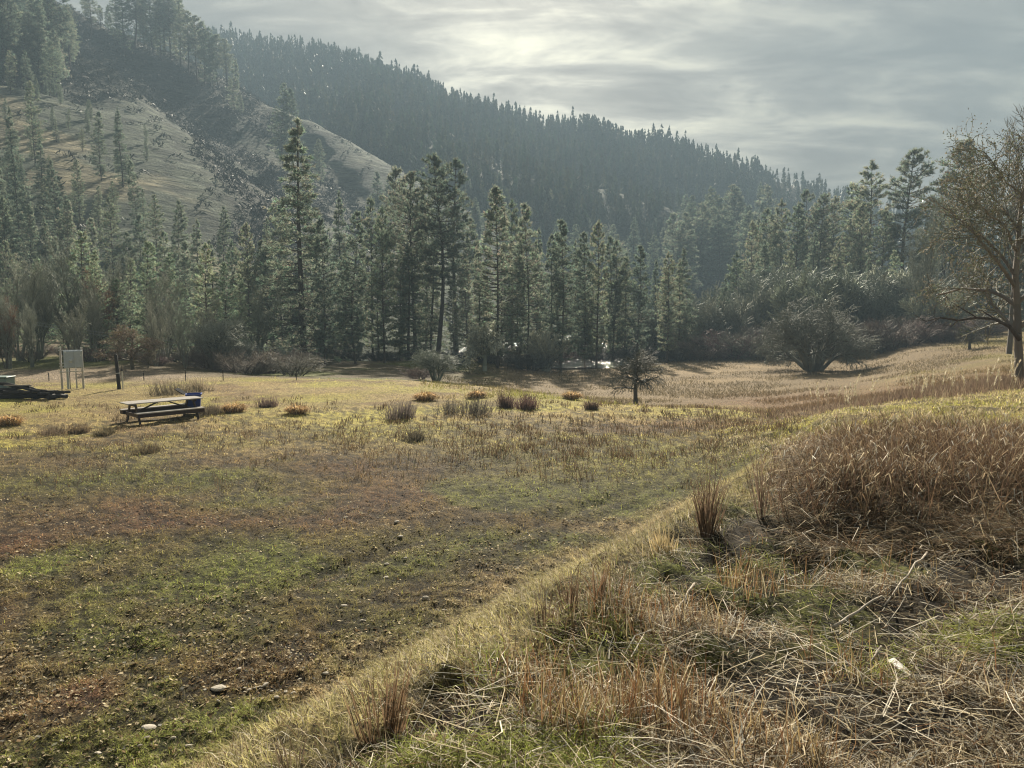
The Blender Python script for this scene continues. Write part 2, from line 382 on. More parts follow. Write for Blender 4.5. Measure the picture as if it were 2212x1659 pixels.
def hill_material(name, a_, b_, c_, sc=.05):
    m, nt, out = newmat(name); L = nt.links.new
    at = N(nt, 'ShaderNodeAttribute', attribute_name='Col')
    g = N(nt, 'ShaderNodeNewGeometry')
    mp = N(nt, 'ShaderNodeMapping'); mp.inputs['Scale'].default_value = (.22, .22, 1.25)
    L(g.outputs['Position'], mp.inputs[0])
    n1 = N(nt, 'ShaderNodeTexNoise'); n1.inputs['Scale'].default_value = .62; n1.inputs['Detail'].default_value = 6; n1.inputs['Roughness'].default_value = .68
    n1.inputs['Distortion'].default_value = 1.0
    L(mp.outputs[0], n1.inputs['Vector'])
    n2 = N(nt, 'ShaderNodeTexNoise'); n2.inputs['Scale'].default_value = .09; n2.inputs['Detail'].default_value = 6; n2.inputs['Roughness'].default_value = .65
    L(g.outputs['Position'], n2.inputs['Vector'])
    r1 = N(nt, 'ShaderNodeValToRGB'); e = r1.color_ramp.elements
    e[0].position = .40; e[0].color = (.42, .45, .44, 1); e[1].position = .60; e[1].color = (1.5, 1.45, 1.42, 1)
    L(n1.outputs[0], r1.inputs[0])
    r2 = N(nt, 'ShaderNodeValToRGB'); e = r2.color_ramp.elements
    e[0].position = .38; e[0].color = (.6, .62, .6, 1); e[1].position = .62; e[1].color = (1.3, 1.25, 1.2, 1)
    L(n2.outputs[0], r2.inputs[0])
    m1 = N(nt, 'ShaderNodeMix', data_type='RGBA', blend_type='MULTIPLY'); m1.inputs[0].default_value = 1
    m2 = N(nt, 'ShaderNodeMix', data_type='RGBA', blend_type='MULTIPLY'); m2.inputs[0].default_value = 1
    L(at.outputs['Color'], m1.inputs[6]); L(r1.outputs[0], m1.inputs[7]); L(m1.outputs[2], m2.inputs[6]); L(r2.outputs[0], m2.inputs[7])
    p = N(nt, 'ShaderNodeBsdfPrincipled'); p.inputs['Roughness'].default_value = .95; p.inputs['Specular IOR Level'].default_value = .1
    L(m2.outputs[2], p.inputs['Base Color'])
    b = N(nt, 'ShaderNodeBump'); b.inputs['Strength'].default_value = .9; b.inputs['Distance'].default_value = 2.2
    L(n1.outputs[0], b.inputs['Height']); L(b.outputs[0], p.inputs['Normal']); L(p.outputs[0], out.inputs[0])
    return m

# ground sheet: a polar grid all round the viewer, finest near and ahead
ang = np.concatenate([np.linspace(-180, -48, 45, endpoint=False), np.linspace(-48, 48, 420, endpoint=False), np.linspace(48, 180, 45, endpoint=False)])*math.pi/180
rad = np.concatenate([[.05], np.exp(np.linspace(math.log(.5), math.log(60.0), 430)), np.exp(np.linspace(math.log(62.0), math.log(700.0), 90))])
A, R = np.meshgrid(ang, rad)
X = R*np.sin(A); Y = R*np.cos(A)
Z = ground(X, Y)
nr, na = X.shape
idx = np.arange(nr*na).reshape(nr, na)
q = np.stack([idx[:-1, :], np.roll(idx, -1, 1)[:-1, :], np.roll(idx, -1, 1)[1:, :], idx[1:, :]], axis=-1).reshape(-1, 4)[:, ::-1]
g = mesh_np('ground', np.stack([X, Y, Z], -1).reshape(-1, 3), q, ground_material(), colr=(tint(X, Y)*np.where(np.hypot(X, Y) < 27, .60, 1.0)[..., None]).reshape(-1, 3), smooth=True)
tag(g, 'rough meadow of moss, brown weeds and dry grass', 'ground', kind='structure')

# hills
def hill(name, fn, x0, x1, y0, y1, st, colfn, mat, label):
    xs = np.arange(x0, x1+st, st); ys = np.arange(y0, y1+st, st)
    X, Y = np.meshgrid(xs, ys); Z = fn(X, Y)
    base = ground0(X, Y)
    idx = np.arange(X.size).reshape(X.shape)
    q = np.stack([idx[:-1, :-1], idx[:-1, 1:], idx[1:, 1:], idx[1:, :-1]], -1).reshape(-1, 4)
    above = (Z > base-6)
    keep = (above[:-1, :-1] | above[:-1, 1:] | above[1:, 1:] | above[1:, :-1]).reshape(-1)
    q = q[keep]
    used = np.unique(q); mp = np.full(X.size, -1); mp[used] = np.arange(len(used))
    V = np.stack([X, Y, np.maximum(Z, base-9)], -1).reshape(-1, 3)[used]
    C = colfn(X, Y, Z).reshape(-1, 3)[used]
    o = mesh_np(name, V, mp[q], mat, colr=C, smooth=True)
    return tag(o, label, 'hill', kind='structure')
def colA(x, y, z):
    c = np.broadcast_to(np.array((.105, .130, .098)), x.shape+(3,)).copy()
    n = fbm(x*.03, y*.03, 91, 4)
    c = lerp(c, np.array((.18, .17, .13)), sstep(n, .56, .70)*.4)*.82
    r2 = ridge(x, y, RA2, .66); r1 = ridge(x, y, RA1, .62); r3 = ridge(x, y, RA3, .6)
    crest2 = r2-ridge(x, y, RA2, 0.0)
    # tan band along the crest of the middle spur
    band = sstep(crest2, -14, -3)*(r2 > r1-2)*sstep(ucol(x, y, z), 150, 200)
    c = lerp(c, np.array((.32, .25, .19)), band*.75)
    # brushy gully between the spurs and round the top left
    wv = (fbm(x*.04, y*.04, 97, 3)-.5)*22
    gully = np.exp(-((gdist(x, y, GUL)+4+wv*.7)/12.5)**4)+.75*np.exp(-((gdist(x, y, GUL2)+4+wv*.6)/8.0)**2)
    c = lerp(c, np.array((.045, .05, .045)), np.clip(gully*sstep(fbm(x*.05, y*.05, 92, 3), .2, .4), 0, 1)*.95)
    u = ucol(x, y, z)
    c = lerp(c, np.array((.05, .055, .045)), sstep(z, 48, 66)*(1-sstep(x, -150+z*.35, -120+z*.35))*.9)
    c = lerp(c, np.array((.27, .24, .16)), sstep(r3-np.maximum(r1, r2), -1, 6)*sstep(fbm(x*.06, y*.06, 93, 3), .48, .6)*.8)
    return c
def colB(x, y, z):
    c = np.broadcast_to(np.array((.05, .058, .045)), x.shape+(3,)).copy()
    return lerp(c, np.array((.16, .14, .10)), sstep(fbm(x*.01, y*.01, 95, 3), .62, .74)*.3)
def colC(x, y, z):
    c = np.broadcast_to(np.array((.07, .08, .06)), x.shape+(3,)).copy()
    cr = ridge(x, y, RC, .5)-ridge(x, y, RC, 0.0)
    return lerp(c, np.array((.36, .32, .23)), sstep(cr, -9, -2))
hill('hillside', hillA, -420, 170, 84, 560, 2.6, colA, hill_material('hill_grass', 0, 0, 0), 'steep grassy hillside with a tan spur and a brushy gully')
hill('far_hill', hillB, -760, 800, 290, 700, 6, colB, hill_material('forest_floor', 0, 0, 0), 'long forested ridge falling to the right')
hill('mid_hill', hillC, -200, 240, 250, 540, 4, colC, hill_material('spur_grass', 0, 0, 0), 'low grassy spur in front of the forested ridge')

# river
m, nt, out = newmat('river_water'); L = nt.links.new
p = N(nt, 'ShaderNodeBsdfPrincipled'); p.inputs['Base Color'].default_value = (.10, .12, .11, 1); p.inputs['Roughness'].default_value = .1; p.inputs['IOR'].default_value = 1.33
g = N(nt, 'ShaderNodeNewGeometry'); nz = N(nt, 'ShaderNodeTexNoise'); nz.inputs['Scale'].default_value = 1.3; nz.inputs['Detail'].default_value = 5
b = N(nt, 'ShaderNodeBump'); b.inputs['Strength'].default_value = 1; b.inputs['Distance'].default_value = .5
L(g.outputs['Position'], nz.inputs['Vector']); L(nz.outputs[0], b.inputs['Height']); L(b.outputs[0], p.inputs['Normal']); L(p.outputs[0], out.inputs[0])
rv = MB(); rv.add([(-130, 92, -3.3), (90, 92, -3.3), (90, 236, -3.3), (-130, 236, -3.3)], [(0, 1, 2, 3)])
tag(rv.build('river', m), 'bright river glimpsed between the trunks', 'river', kind='structure')
# ---------------------------------------------------------------- camera, light, sky, air
sc = bpy.context.scene
cam = bpy.data.cameras.new('camera'); co = bpy.data.objects.new('camera', cam); col.objects.link(co)
co.location = (0, 0, ZC); co.rotation_euler = (math.pi/2-PITCH, 0, 0)
cam.sensor_width = 36; cam.lens = 36*FP/1024; cam.clip_start = .05; cam.clip_end = 6000
sc.camera = co
SUN_EL = math.radians(31); SUN_AZ = math.radians(1.0)   # azimuth from +Y towards +X
sdir = np.array((math.sin(SUN_AZ)*math.cos(SUN_EL), math.cos(SUN_AZ)*math.cos(SUN_EL), math.sin(SUN_EL)))
sl = bpy.data.lights.new('sun', 'SUN'); sl.energy = 5.0; sl.angle = math.radians(1.2); sl.color = (1, .90, .74)
so = bpy.data.objects.new('sun', sl); col.objects.link(so)
so.rotation_euler = (math.pi/2-SUN_EL, 0, math.pi-SUN_AZ); so.location = (0, 0, 60)
w = bpy.data.worlds.new('World'); sc.world = w; w.use_nodes = True
nt = w.node_tree; nt.nodes.clear(); L = nt.links.new
out = N(nt, 'ShaderNodeOutputWorld'); bg = N(nt, 'ShaderNodeBackground'); bg.inputs['Strength'].default_value = .1
sky = N(nt, 'ShaderNodeTexSky'); sky.sky_type = 'NISHITA'; sky.sun_disc = False
sky.sun_elevation = SUN_EL; sky.sun_rotation = SUN_AZ; sky.air_density = 1; sky.dust_density = 2
tc = N(nt, 'ShaderNodeTexCoord'); sx = N(nt, 'ShaderNodeSeparateXYZ'); L(tc.outputs['Generated'], sx.inputs[0])
def MA(op, a, b=None, c=None, clamp=False):
    n = N(nt, 'ShaderNodeMath', operation=op); n.use_clamp = clamp
    for i, v in enumerate((a, b, c)):
        if v is None: continue
        if isinstance(v, (int, float)): n.inputs[i].default_value = v
        else: L(v, n.inputs[i])
    return n.outputs[0]
zz = MA('ADD', MA('MAXIMUM', sx.outputs[2], 0.0), .17)
cx = MA('DIVIDE', sx.outputs[0], zz); cy = MA('DIVIDE', sx.outputs[1], zz)
cb = N(nt, 'ShaderNodeCombineXYZ'); L(cx, cb.inputs[0]); L(cy, cb.inputs[1])
def cloudnoise(scale, st, detail, rough, dist, off, rot=0.0):
    mp = N(nt, 'ShaderNodeMapping'); mp.inputs['Scale'].default_value = st; mp.inputs['Location'].default_value = off; mp.inputs['Rotation'].default_value = (0, 0, rot)
    L(cb.outputs[0], mp.inputs[0])
    n = N(nt, 'ShaderNodeTexNoise'); n.inputs['Scale'].default_value = scale; n.inputs['Detail'].default_value = detail
    n.inputs['Roughness'].default_value = rough; n.inputs['Distortion'].default_value = dist
    L(mp.outputs[0], n.inputs['Vector']); return n.outputs[0]
c1 = cloudnoise(2.3, (.62, 1.0, 1), 7, .55, .9, (3.1, 1.7, 0), .22)
c2 = cloudnoise(5.4, (.55, 1.2, 1), 12, .62, .5, (7.7, 2.2, 0), .1)
dens = MA('ADD', MA('MULTIPLY', c1, .60), MA('MULTIPLY', c2, .40))
# forward-scattered brightness of the cloud sheet round the hidden sun
dt = N(nt, 'ShaderNodeVectorMath', operation='DOT_PRODUCT'); L(tc.outputs['Generated'], dt.inputs[0]); dt.inputs[1].default_value = tuple(sdir)
ds = MA('MAXIMUM', dt.outputs['Value'], 0.0)
glow = MA('ADD', MA('MULTIPLY', MA('POWER', ds, 5.0), .55), MA('MULTIPLY', MA('POWER', ds, 22.0), .32))
rp = N(nt, 'ShaderNodeValToRGB'); e = rp.color_ramp.elements
e[0].position = .41; e[0].color = (.05, .05, .05, 1); e[1].position = .64; e[1].color = (1.1, 1.1, 1.1, 1)
x_ = rp.color_ramp.elements.new(.50); x_.color = (.30, .30, .30, 1)
L(dens, rp.inputs[0])
bright = MA('MULTIPLY', MA('MULTIPLY', rp.outputs[0], MA('ADD', glow, .24)), 2.75)
bright = MA('ADD', bright, .50)
# colour: cool grey in the thick parts, warm-greenish white where it is thin
lowd = np.array(P(500, 100, 1.0))-np.array((0, 0, ZC)); lowd = lowd/np.linalg.norm(lowd)
dt2 = N(nt, 'ShaderNodeVectorMath', operation='DOT_PRODUCT'); L(tc.outputs['Generated'], dt2.inputs[0]); dt2.inputs[1].default_value = tuple(lowd)
brk = MA('POWER', MA('MAXIMUM', dt2.outputs['Value'], 0.0), 45.0)
bright = MA('ADD', bright, MA('MULTIPLY', MA('MULTIPLY', brk, rp.outputs[0]), 1.9))
mixc = N(nt, 'ShaderNodeMix', data_type='RGBA'); L(MA('MULTIPLY', MA('MULTIPLY', rp.outputs[0], MA('ADD', glow, .6)), .8, clamp=True), mixc.inputs[0])
mixc.inputs[6].default_value = (1.06, 1.03, .90, 1); mixc.inputs[7].default_value = (1.16, 1.10, .80, 1)
sv = N(nt, 'ShaderNodeVectorMath', operation='SCALE'); L(mixc.outputs[2], sv.inputs[0]); L(bright, sv.inputs['Scale'])
mf = N(nt, 'ShaderNodeMix', data_type='RGBA'); mf.inputs[0].default_value = .95
L(sky.outputs[0], mf.inputs[6]); L(sv.outputs[0], mf.inputs[7])
L(mf.outputs[2], bg.inputs['Color']); L(bg.outputs[0], out.inputs['Surface'])
# haze
m, hnt, hout = newmat('haze_air')
pv = hnt.nodes.new('ShaderNodeVolumePrincipled'); pv.inputs['Color'].default_value = (.19, .26, .325, 1); pv.inputs['Density'].default_value = .00150; pv.inputs['Anisotropy'].default_value = .1
hnt.links.new(pv.outputs[0], hout.inputs['Volume'])
hz = MB(); hz.box((0, 0, 113), (1640, 1440, 250)); ho = hz.build('haze', m); tag(ho, 'thin blue-grey haze filling the valley', 'haze', kind='stuff')
sc.view_settings.view_transform = 'Standard'; sc.view_settings.look = 'None'; sc.view_settings.exposure = EXPO; sc.view_settings.gamma = 1
sc.cycles.volume_bounces = 1; sc.cycles.max_bounces = 8; sc.cycles.transparent_max_bounces = 8; sc.cycles.diffuse_bounces = 3
sc.cycles.use_denoising = True; sc.cycles.pixel_filter_type = 'BLACKMAN_HARRIS'; sc.cycles.filter_width = 1.15
# ---------------------------------------------------------------- trees
NEEDLE = leafmat('conifer_needles', trans=.55, rough=.7, spec=.12, var=.2)
BARK = plain('conifer_bark', (.085, .062, .048), .9, scale=6, noise=.5, bump=.6, stretch=(3, 3, .5))
TWIG = leafmat('bare_twigs', trans=.0, rough=.7, spec=.3, var=.15)
FAR_NEEDLE = leafmat('far_forest_needles', trans=.25, rough=.6, spec=.3)

def rand_unit(n, r):
    v = r.normal(size=(n, 3)); return v/np.linalg.norm(v, axis=1)[:, None]
def cones(A, B, ra, rb, n=3):
    """tapered sticks A->B as one vertex / quad array"""
    A = np.asarray(A, float); B = np.asarray(B, float); m = len(A)
    d = B-A; Ln = np.linalg.norm(d, axis=1)[:, None]; d = d/np.maximum(Ln, 1e-6)
    up = np.where(np.abs(d[:, 2:3]) < .9, np.array([[0, 0, 1.]]), np.array([[1., 0, 0]]))
    a = np.cross(d, up); a /= np.linalg.norm(a, axis=1)[:, None]; b = np.cross(d, a)
    V = np.zeros((m, 2, n, 3))
    for k in range(n):
        t = 2*math.pi*k/n; o = a*math.cos(t)+b*math.sin(t)
        V[:, 0, k] = A+o*np.reshape(ra, (-1, 1)); V[:, 1, k] = B+o*np.reshape(rb, (-1, 1))
    base = (np.arange(m)*2*n)[:, None]
    F = np.stack([np.concatenate([base+k, base+(k+1) % n, base+n+(k+1) % n, base+n+k], 1) for k in range(n)], 1).reshape(-1, 4)
    return V.reshape(-1, 3), F
def tufts(Pt, size, width, r, k=5, outw=None, colr=None, up=.35):
    """star-shaped needle tufts: k thin triangles each"""
    n = len(Pt)
    d = rand_unit(n*k, r).reshape(n, k, 3)
    if outw is not None: d = d*.8+outw[:, None, :]*.75
    d[..., 2] += up
    d /= np.linalg.norm(d, axis=2)[..., None]
    s = (size*(.6+.8*r.random((n, k))))[..., None]
    side = np.cross(d, rand_unit(n*k, r).reshape(n, k, 3)); side /= np.maximum(np.linalg.norm(side, axis=2)[..., None], 1e-6)
    Pb = Pt[:, None, :]
    v0 = Pb - d*s*.25 ; v1 = Pb + d*s*.45 + side*width*(.6+.8*r.random((n, k, 1))); v2 = Pb + d*s
    V = np.stack([v0, v1, v2], 2).reshape(-1, 3); F = np.arange(len(V)).reshape(-1, 3)
    C = np.repeat(colr, k*3, axis=0) if colr is not None else None
    return V, F, C
def make_conifer(kind, seed):
    """unit tree of 25 m; returns (trunk mesh, crown mesh)"""
    r = np.random.default_rng(seed); Ht = 25.0
    if kind == 'fir':    z0, R, droop, wh, nb = 1.2, 4.3, -.10, .62, 6
    elif kind == 'slim': z0, R, droop, wh, nb = 2.2, 3.0, -.06, .55, 6
    elif kind == 'pine': z0, R, droop, wh, nb = 3.0, 3.6, .10, .66, 6
    elif kind == 'tall': z0, R, droop, wh, nb = 9.5, 3.7, .08, .64, 6
    else:                z0, R, droop, wh, nb = .6, 4.4, .22, .80, 6      # young open pine
    zs = []; z = z0
    while z < Ht-.4:
        zs.append(z); z += wh*(.6+.8*r.random())
    S0, S1, RR0, RR1, TP, TO, TC = [], [], [], [], [], [], []
    lean = r.normal(size=2)*.35; wob = r.normal(size=4)*.25
    def axis(z):
        t = z/Ht
        return np.array([lean[0]*t*t+wob[0]*math.sin(t*5+wob[1]*9), lean[1]*t*t+wob[2]*math.sin(t*4+wob[3]*9), z])
    gap = r.random()*6.28
    for z in zs:
        t = (z-z0)/(Ht-z0)
        if kind == 'fir': pr = (1-t)**.85*(.75+.25*math.sin(min(t*12, 1.57)))
        elif kind == 'slim': pr = min(1, .55+t*2)*(1-t**2.2)**.8
        elif kind in ('pine', 'tall'): pr = min(1, .45+t*1.6)*(1-t**2.6)**.8
        else: pr = min(1, .7+t)*(1-t)**.62
        for b in range(r.integers(nb-2, nb+2)):
            az = r.random()*6.28; Lb = R*pr*(.45+.75*r.random())*(1-.25*math.cos(az-gap)) + .25
            if r.random() < .06: Lb *= 1.25
            d0 = np.array([math.cos(az), math.sin(az), droop+.35*t+r.normal()*.12]); p0 = axis(z)
            nseg = 3; pts = [p0]
            for s in range(nseg):
                dd = d0.copy(); dd[2] += (-.10 if kind == 'fir' else .09)*s
                pts.append(pts[-1]+dd/np.linalg.norm(dd)*Lb/nseg)
            for s in range(nseg):
                S0.append(pts[s]); S1.append(pts[s+1]); rr = .02+.018*Lb*(1-t*.4)
                RR0.append(rr*(1-s/nseg*.7)); RR1.append(rr*(1-(s+1)/nseg*.7)*.9)
            nt_ = int(4+Lb*(7.5 if kind == 'fir' else 5.5))
            side = np.array([-math.sin(az), math.cos(az), 0])
            shade = .75+.5*r.random()
            for j in range(nt_):
                q = (.22 if kind == 'fir' else .40) + (1-(.22 if kind == 'fir' else .40))*r.random()**.75
                f = q*nseg; i = min(int(f), nseg-1); p = pts[i]+(pts[i+1]-pts[i])*(f-i)
                sp_ = (.32 if kind == 'fir' else .26)*Lb*(1.05-abs(q-.55))
                TP.append(p+side*r.normal()*sp_*.7+np.array([0, 0, r.normal()*.10-(.10 if kind == 'fir' else -.05)]))
                TO.append((d0+side*r.normal()*.5)); TC.append(shade*(.8+.4*r.random()))
    for k in range(26):
        p = axis(Ht-.9+.9*r.random()); TP.append(p+r.normal(size=3)*.12); TO.append(np.array([0, 0, 1.])); TC.append(1.0)
    # dead stubs on the bare stem
    if kind in ('tall', 'pine', 'slim'):
        for k in range(26):
            z = 2+r.random()*(z0-1); az = r.random()*6.28; Lb = .4+1.3*r.random(); p = axis(z)
            S0.append(p); S1.append(p+np.array([math.cos(az), math.sin(az), -.15])*Lb); RR0.append(.03); RR1.append(.01)
    zz_ = np.linspace(-.6, Ht, 14); r0 = {'fir': .34, 'slim': .20, 'pine': .27, 'tall': .33}.get(kind, .26)
    pr = [axis(max(z, 0))*np.array([1, 1, 0])+np.array([0, 0, z]) for z in zz_]; rd = [r0*(1-.93*max(z, 0)/Ht)*(1.25 if z <= 0 else 1) for z in zz_]
    V1, F1 = cones(pr[:-1], pr[1:], np.array(rd[:-1]), np.array(rd[1:]), 7)
    V2, F2 = cones(S0, S1, np.array(RR0), np.array(RR1), 3)
    tm = mesh_np('trunk', np.concatenate([V1, V2]), np.concatenate([F1, F2+len(V1)]), BARK, smooth=True, link=False)
    TP = np.array(TP); TO = np.array(TO); TC = np.array(TC)
    basec = {'fir': (.195, .235, .175), 'slim': (.20, .24, .18), 'pine': (.21, .245, .17), 'tall': (.19, .22, .165)}.get(kind, (.27, .33, .225))
    C = np.array(basec)[None]*TC[:, None]*(1+.25*r.normal(size=(len(TP), 1))).clip(.5, 1.7)
    C[:, 0] *= (1+.15*r.normal(size=len(TP))).clip(.7, 1.5)
    V, F, CC = tufts(TP, .38 if kind == 'fir' else .42, .055, r, 8, TO, C, up=.15 if kind == 'fir' else .45)
    cm = mesh_np('crown', V, F, NEEDLE, colr=CC, link=False)
    return tm, cm
CON = {k: [make_conifer(k, 100+i*7+n) for i in range(n_)] for n, (k, n_) in enumerate((('fir', 3), ('slim', 3), ('pine', 3), ('tall', 3), ('young', 3)))}
ntree = [0]
def conifer(X, Ytop, d, kind='pine', wide=1.0, label=None, group=None, name=None, clamp=(5, 38)):
    u, v = X*D, Ytop*D
    x, y, zt = P(u, v, d)
    zb = float(H(np.array([x]), np.array([y]))[0])
    # keep the trunk foot on the slope under the tree's own column
    h = min(max(zt-zb, clamp[0]), clamp[1])
    tm, cm = CON[kind][ntree[0] % 3]; ntree[0] += 1
    e = empty(name or {'fir': 'fir_tree', 'slim': 'fir_tree', 'pine': 'pine_tree', 'tall': 'pine_tree', 'young': 'young_pine_tree'}[kind], (x, y, zb-.1), random.random()*6.28)
    s = h/25.0
    ws = s*wide*(.80 if kind in ('slim', 'pine', 'tall') and d < 200 else 1)*random.uniform(.92, 1.1)
    if h < 18: ws *= 1.0+.25*(18-h)/18
    e.scale = (ws, ws, s)
    put('trunk', tm, e); put('crown', cm, e)
    tag(e, label, {'fir': 'fir tree', 'slim': 'fir tree'}.get(kind, 'pine tree'), group)
    return e

# --- conifers of the riverside row
ROW = [ (640, 262, 80, 'fir', 1.25, 'tallest broad fir with drooping boughs, standing clear above the riverside row'),
 (695, 470, 78, 'slim', 1.0, 'narrow dark pine just right of the tallest broad fir'),
 (735, 415, 112, 'fir', .8, 'hazy fir behind the gap between two narrow riverside pines'),
 (762, 455, 80, 'slim', 1.15, 'narrow riverside pine with a straight dark stem, second right of the tallest fir'),
 (800, 430, 104, 'pine', 1.0, None), (824, 445, 82, 'pine', .9, 'riverside pine with a thick black lower trunk beside the bright river gap'),
 (862, 362, 112, 'tall', 1.0, 'thin high-crowned pine against the grassy slope'),
 (888, 372, 95, 'tall', 1.15, 'twin-stemmed looking high-crowned pine with pale bare stems'),
 (918, 400, 112, 'pine', .9, None), (946, 335, 96, 'tall', 1.25, 'biggest dark-crowned pine of the riverside wood with a long bare trunk'),
 (982, 345, 104, 'tall', 1.25, 'broad bluish pine crown joined to the biggest dark-crowned pine'),
 (1012, 470, 110, 'slim', 1.0, None), (1035, 520, 90, 'fir', .8, 'short pointed fir behind the small lone tree on the meadow edge'),
 (1075, 400, 85, 'slim', 1.25, 'very tall straight pine with a dark stem right of the grassy slope end'),
 (1106, 432, 104, 'pine', .9, None), (1140, 440, 92, 'slim', 1.1, None), (1163, 492, 118, 'fir', .8, None), (1190, 505, 92, 'slim', 1.0, None),
 (1217, 475, 88, 'slim', 1.2, 'dark-stemmed pine directly behind the fan-shaped bush'), (1243, 520, 108, 'fir', .8, None),
 (1266, 500, 92, 'slim', 1.0, None), (1292, 478, 92, 'pine', .9, 'leaning-stemmed pine over the right end of the bright water'), (1330, 520, 104, 'pine', .9, None),
 (1356, 545, 128, 'fir', .8, None), (1384, 530, 100, 'slim', 1.2, None), (1418, 560, 112, 'fir', .8, None),
 (1446, 545, 98, 'pine', 1.0, None), (1470, 560, 104, 'fir', .8, 'last pointed fir before the dark blue gap'),
 (600, 440, 100, 'slim', 1.1, None), (560, 520, 98, 'slim', 1.1, None), (530, 482, 92, 'pine', 1.0, None), (575, 470, 120, 'fir', .8, None), (668, 430, 108, 'fir', .8, None) ]
rq = random.Random(19)
for i in range(26):
    X_ = 500+i*39+rq.uniform(-12, 12); ROW.append((X_, 560+rq.uniform(-60, 60), rq.uniform(90, 104)+(12 if X_ > 1150 else 0), rq.choice(['fir', 'slim', 'pine']), .95, None))
for X_, Y_, d_, k_, w_, lb in ROW:
    conifer(X_, Y_, d_, k_, w_, lb or 'grey-green conifer filling in between taller trunks of the riverside row', 'conifers of the riverside row')
# --- left bank: bright young pines behind the bare trees
for X_, Y_, d_, w_, lb in ((182, 500, 66, .75, 'bright young pine, tallest of the pale ones behind the meter cabinet'), (81, 556, 70, .6, 'bright young pine between two bare alders at the far left'),
        (312, 520, 68, .7, 'bright pointed young pine standing right of the rusty-twigged tree'), (362, 545, 70, .7, 'rounded young pine between the two pointed bright ones'),
        (440, 524, 70, .75, 'tall bright young pine with a sunlit side at the right of the young group'), (484, 566, 72, .6, 'small narrow young pine right of the tall bright one'),
        (203, 540, 62, .6, 'young pine pressed against the tallest pale one'), (247, 600, 66, .9, 'bushy young pine half hidden by rusty twigs'),
        (276, 556, 74, .6, 'thin young pine behind the bushy one'), (520, 590, 78, .7, 'short young pine at the foot of the broad fir'),
        (130, 620, 72, .7, 'low young pine behind the meter cabinet'), (400, 620, 74, .8, 'low young pine above the round bare tree'), (20, 600, 74, .7, 'young pine cut by the left picture edge')):
    conifer(X_, Y_, d_-5, 'young', w_*1.35, lb, 'bright young pines on the left bank', clamp=(4, 22))
# --- dark conifers on the lower hillside
LOW = [(65, 175, 150), (20, 230, 128), (112, 345, 118), (165, 345, 132), (210, 240, 152), (255, 232, 152), (285, 345, 130), (332, 420, 120), (382, 432, 112), (30, 335, 112),
       (140, 430, 104), (236, 425, 110), (300, 462, 104), (424, 472, 104), (480, 445, 122), (5, 425, 100), (60, 440, 104), (95, 470, 98), (190, 470, 102), (350, 500, 98), (268, 500, 98), (455, 520, 96), (395, 520, 92), (500, 520, 100), (210, 400, 125), (85, 300, 135), (-30, 300, 120), (-60, 380, 110), (45, 400, 118), (320, 560, 90), (120, 520, 92), (10, 520, 90)]
rq = random.Random(29)
for i in range(56):
    X_ = rq.uniform(-40, 330) if i < 34 else rq.uniform(-40, 140); d_ = rq.uniform(105, 200); LOW.append((X_, 500-(d_-90)*3.0+rq.uniform(-50, 30)+X_*.3, d_))
LBL = {0: 'tall thin pine with an open crown, highest on the left slope below the crest stand', 4: 'tall narrow fir on the slope left of the tan band', 5: 'tall narrow fir right beside its twin on the slope',
       6: 'dark fir in front of the pale grass patch', 2: 'dark fir left of the pale grass patch on the slope'}
for i, (X_, Y_, d_) in enumerate(LOW):
    conifer(X_, Y_, d_, ('slim', 'fir', 'slim', 'pine')[i % 4] if i not in (0,) else 'pine', 1.0 if i % 4 != 1 else .8, LBL.get(i, 'dark conifer in the shaded stand on the lower left slope'), 'dark conifers on the lower left slope')
# --- the stand on the hill's crest at the top left
CR = [(15, -110, 250), (60, -140, 240), (98, -60, 225), (128, -20, 230), (40, 20, 215), (85, 60, 210), (110, 90, 205), (150, 10, 300), (192, -20, 325), (246, -40, 330), (262, -20, 322), (286, -50, 330), (306, -10, 335), (322, -60, 330), (336, -30, 338),
      (350, -40, 330), (364, -8, 328), (376, 10, 335), (386, 0, 325), (402, 22, 320), (420, 32, 318), (438, 46, 318), (450, 58, 320), (466, 74, 322), (215, 20, 335), (232, 10, 340), (180, -40, 340), (485, 84, 322), (-40, 20, 230), (55, 110, 190), (20, 140, 185), (430, 60, 330), (374, -30, 336), (298, -30, 340), (342, 5, 325), (10, 60, 200)]
rq = random.Random(9)
for i in range(20):
    X_ = rq.uniform(-30, 170); CR.append((X_, 20+X_*.38+rq.uniform(-55, 70), 215+X_*.22+rq.uniform(-25, 20)))
for i, (X_, Y_, d_) in enumerate(CR):
    conifer(X_, Y_, d_, ('tall', 'slim', 'pine', 'tall')[i % 4] if i not in (0, 1, 2) else 'fir', 1.15, 'hazy conifer in the stand along the top-left hill crest', 'hazy conifers on the hill crest', clamp=(10, 44))
# --- scattered trees on the right hand ridge line of the hillside
for X_, Y_, d_ in ((608, 180, 262), (628, 190, 268), (690, 300, 262), (815, 372, 235), (842, 382, 225), (520, 200, 300), (505, 130, 300), (850, 390, 262)):
    conifer(X_, Y_, d_, 'slim', 1.1, 'thin conifer on the grassy ridge behind the broad fir', 'thin conifers on the grassy ridge', clamp=(7, 30))
# --- wood beyond the river
rr = random.Random(5)
for i in range(74):
    X_ = 1000+(i*9.3) % 690+rr.uniform(-8, 8); d_ = rr.uniform(245, 330)
    yt = 470+40*math.sin(X_*.011)+rr.uniform(-25, 55) - (12 if X_ > 1300 else 0) - (30 if X_ > 1500 else 0)
    conifer(X_, yt, d_, rr.choice(['fir', 'slim', 'pine', 'slim']), 1.15, 'pale hazy conifer in the wood beyond the river', 'hazy conifers beyond the river', clamp=(9, 34))
